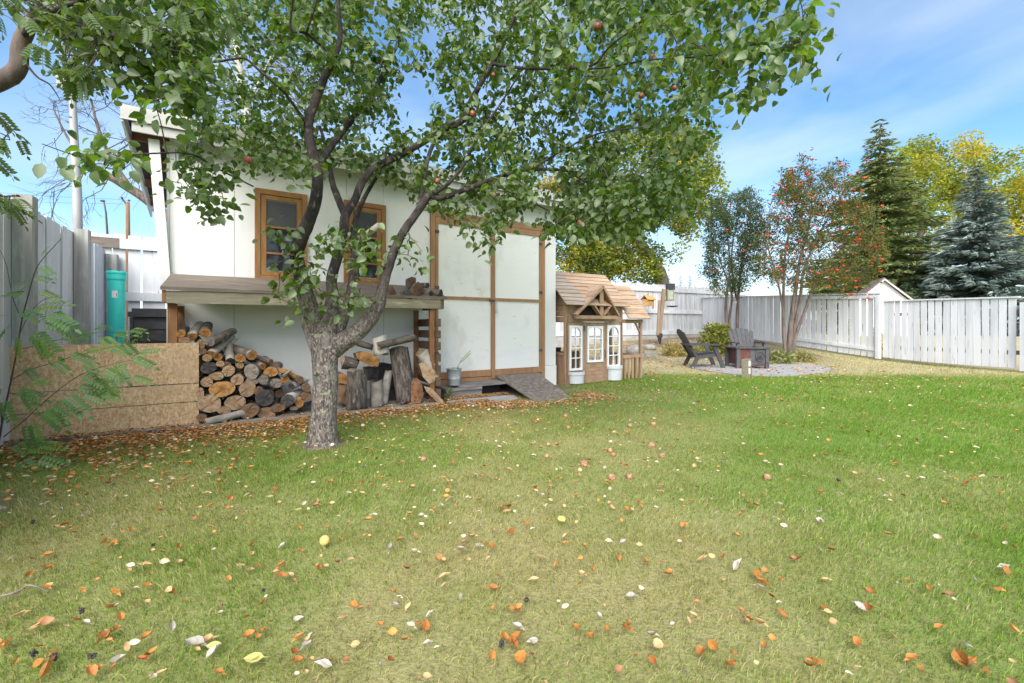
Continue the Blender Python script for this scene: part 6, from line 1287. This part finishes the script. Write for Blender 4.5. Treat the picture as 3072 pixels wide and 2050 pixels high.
for i, (k, c, lb, gp) in enumerate(KIND):
    v, f = litter_shape(k); m_ = mat('fallen_leaf_%d' % i, c, .6, [(tuple(x*.6 for x in c), 4, .5, .72)], None, 'Object', .2, spec=.3, trans=((1.2,1.1,.9), .18)); lm.append(MB().add(v, f).mesh('fallen_leaf', m_))
random.seed(5); placed = 0
def lz(x, y): return terr(0, y) + .024
FIX = [(1545,1945,0,.072),(1600,1955,2,.05),(590,1960,2,.085),(745,1730,3,.05),(2215,1720,2,.07),(2290,1770,0,.06),(2100,1985,0,.055),(2890,2010,0,.075),(2565,1955,0,.06),(340,1800,0,.055),(440,1780,0,.05),(1480,1790,0,.055),(1510,1940,0,.05),(1565,2010,0,.07),(1970,1960,3,.06),(150,2035,0,.07),(270,2045,0,.05),(620,1950,3,.07),(640,1985,2,.05),(760,2010,2,.05)]
spots = [(gnd(u, v), k, s*.72) for u, v, k, s in FIX]
while len(spots) < 300:
    v = 1400 + 650*random.random()**.8; u = random.uniform(-20, 3090); 
    if random.random() > (1.0 if u < 1700 else .62): continue
    g = gnd(u, v); spots.append((g, random.choices((0,1,2,3), (5,2.4,2,3.4))[0], random.uniform(.016,.040)))
for g, k, s in spots:
    o = link('fallen_leaf', lm[k], None, (g.x, g.y, lz(g.x, g.y)), (random.uniform(-.7,.7), random.uniform(-.7,.7), random.random()*6.28), (s, s*random.uniform(.7,1.1), s)); tag(o, KIND[k][2], 'leaf', KIND[k][3])
yl = mat('yellow_leaf', (.62,.60,.20), .5, [((.5,.42,.1), 5, .55, .75)], None, trans=((1.2,1.2,.7), .3)); v_, f_ = litter_shape('flat'); ym = MB().add(v_, f_).mesh('fallen_leaf', yl)
for u, v, s, lb in ((762,2010,.052,'large flat pale yellow leaf at the bottom edge, right of the watermark corner'), (1685,1578,.055,'heart-shaped yellow leaf in the middle of the lawn'), (810,1508,.05,'long lime green leaf lying left of the lawn middle'), (895,1548,.045,'smaller lime green leaf lying beside the long lime leaf'), (640,1970,.04,'yellow leaf in the pile of pale leaves at lower left')):
    g = gnd(u, v); tag(link('fallen_leaf', ym, None, (g.x, g.y, .034), (random.uniform(-.2,.2), random.uniform(-.2,.2), random.random()*6), (s, s, s)), lb.replace(', right of the watermark corner', ', lower left of the picture'), 'leaf')
def make_litter():
    pts, sz, col = [], [], []
    CO = np.array([(.52,.25,.07),(.42,.17,.05),(.60,.40,.19),(.64,.54,.40),(.34,.18,.09)])
    def add(x, y, z, s, w): pts.append(np.stack([x, y, z], 1)); sz.append(s); col.append(CO[RNG.choice(5, len(x), p=np.array(w)/sum(w))]*RNG.uniform(.7, 1.25, (len(x),1)))
    n = 4000; s = RNG.uniform(-1.0, 3.4, n); q = -.72 - np.abs(RNG.normal(0, .34, n)); x = SL.x + DX.x*s + DN.x*q; y = SL.y + DX.y*s + DN.y*q
    inside = (q > -.84) & (s > -.98); ok = ~(inside & (s > .3) & (RNG.random(n) > .25)) & ~((q > -.71) & (s < .31)); x, y, q = x[ok], y[ok], q[ok]
    add(x, y, np.where(q > -.80, .055, .03) + RNG.uniform(0, .015, len(x)), RNG.uniform(.016, .034, len(x)), (5,3,3,2,2))
    n = 2200; s = RNG.uniform(3.2, 5.0, n); q = -1.05 - np.abs(RNG.normal(0, .28, n)); x = SL.x + DX.x*s + DN.x*q; y = SL.y + DX.y*s + DN.y*q; ok = ~((s > 3.85) & (s < 4.6) & (q > -1.35)); add(x[ok], y[ok], np.full(ok.sum(), .03), RNG.uniform(.016,.03,ok.sum()), (4,2,4,3,1))
    n = 500; s = RNG.uniform(3.0, 3.9, n); q = RNG.uniform(-.60, -.43, n); x = SL.x + DX.x*s + DN.x*q; y = SL.y + DX.y*s + DN.y*q; add(x, y, np.full(n, .03), RNG.uniform(.02,.035,n), (5,3,3,1,2))
    n = 6800; y = np.sqrt(RNG.uniform(.6, 64, n)); x = RNG.uniform(-1, 1, n)*(1.24*y + 1.4); s_, q_ = shedloc(x, y)
    pr = .25 + .6*np.exp(-((x+1.2)**2 + (y-3.2)**2)/7) + .25*np.exp(-(x-1)**2/6 - (y-5)**2/6); ok = (RNG.random(n) < pr) & (q_ < -.85) & ~((s_ > 2.9) & (s_ < 4.7) & (q_ > -1.35)); x, y = x[ok], y[ok]
    add(x, y, np.full(len(x), .03) + RNG.uniform(0,.012,len(x)), RNG.uniform(.014,.034,len(x))*(1+.04*y), (4,2,3,4,1.5))
    n = 2300; x = RNG.uniform(-3.6, -1.9, n); y = RNG.uniform(2.3, 4.2, n) ; s_, q_ = shedloc(x, y); ok = (q_ < -.72) & (RNG.random(n) < .75*np.exp(-(q_+.75)**2/.9)); x, y = x[ok], y[ok]; add(x, y, np.full(len(x), .028), RNG.uniform(.02,.042,len(x)), (5,3,3,1.5,2.5))
    n = 1500; y = RNG.uniform(7.4, 16, n); x = RNG.uniform(1.6, 8, n); ok = RNG.random(n) < np.where(y < 9.5, .55, .9); tz_ = np.clip((y-10.2)/7.3,0,1); add(x[ok], y[ok], (.55*tz_*tz_*(3-2*tz_)+.03)[ok], RNG.uniform(.03,.06,ok.sum()), (3,2,4,4,2))
    P_, S_, K_ = np.concatenate(pts), np.concatenate(sz), np.concatenate(col); n = len(P_)
    v, f = litter_shape('curl'); v = np.array(v); tr = np.array([(a[0], a[i], a[i+1]) for a in f for i in range(1, len(a)-1)])
    rz = RNG.uniform(0, 6.28, n); tx = RNG.normal(0, .5, n); cz, sz_ = np.cos(rz), np.sin(rz); X_ = v[None,:,0]*S_[:,None]; Y_ = v[None,:,1]*S_[:,None]*RNG.uniform(.6,1.1,(n,1)); Z_ = v[None,:,2]*S_[:,None]
    Y2 = Y_*np.cos(tx)[:,None] - Z_*np.sin(tx)[:,None]; Z2 = Y_*np.sin(tx)[:,None] + Z_*np.cos(tx)[:,None]
    V = np.stack([X_*cz[:,None] - Y2*sz_[:,None] + P_[:,0:1], X_*sz_[:,None] + Y2*cz[:,None] + P_[:,1:2], Z2 + P_[:,2:3]], 2).reshape(-1,3)
    T = (tr[None] + (np.arange(n)*len(v))[:,None,None]).reshape(-1,3); Cc = np.repeat(np.concatenate([K_, np.ones((n,1))],1), len(v), 0)
    o = bulk('leaf_litter', V, T, M['litter'], None, Cc); tag(o, 'drift of small dry orange leaves along the woodpile, thinning across the lawn', 'leaf litter', kind='stuff')
make_litter()
fa = MB().lathe([(.004,-.028),(.018,-.030),(.032,-.014),(.034,.004),(.028,.022),(.015,.029),(.005,.024)], 12).mesh('fallen_apple', M['applef'], True)
for u, v in ((1705,1288),(1890,1282),(1960,1278),(1955,1342),(1840,1372),(1830,1358),(1600,1335),(1640,1375),(1645,1340),(1752,1400),(1835,1440),(1888,1438),(1270,1385),(1985,1375),(2300,1440),(1697,1253)):
    g = gnd(u, v); tag(link('fallen_apple', fa, None, (g.x, g.y, .016), (random.random()*3, random.random()*3, random.random()*6), (random.uniform(.5,.85),)*3), 'small reddish windfall apple lying in the grass right of the tree', 'apple', 'windfall apples on the lawn')
g = gnd(974, 1645); o = link('fallen_apple', MB().ball((0,0,0), .022, 12, 8).mesh('fallen_apple', mat('yellow_apple_skin', (.75,.5,.16), .4, [((.7,.35,.1), 20, .5, .7)]), True), None, (g.x, g.y, .035)); tag(o, 'single pale yellow windfall apple on the lawn left of centre', 'apple')
P, r_ = spline([gnd(-30,1822)+Vector((0,0,.03)), gnd(50,1805)+Vector((0,0,.035)), gnd(88,1792)+Vector((0,0,.045)), gnd(147,1800)+Vector((0,0,.03))], [.0035,.004,.0035,.002], 4)
o = part('fallen_stick', MB().tube(P, r_, 6, True, .1), M['logbark'], None, True); tag(o, 'thin grey fallen stick on the lawn at the left edge', 'stick')
cn = MB(); rr = random.Random(3)
for i in range(26): a = rr.random()*6.28; z = rr.uniform(-.02,.02); cn.ball((math.cos(a)*.012, math.sin(a)*.012, z), .008, 5, 3)
cm3 = cn.mesh('pine_cone', mat('dark_cone', (.05,.04,.038), .9))
for u, v in ((100,1990),(160,2005),(275,2000),(245,1860),(1580,1825),(98,1585),(460,1655),(790,1795),(1505,1960),(2515,1455)):
    g = gnd(u, v); tag(link('debris_clump', cm3, None, (g.x, g.y, .03), (rr.random()*3, rr.random()*3, 0), (rr.uniform(.3,.5),)*3), 'small dark crumbly clump of plant debris on the lawn', 'debris', 'dark debris clumps on the lawn')
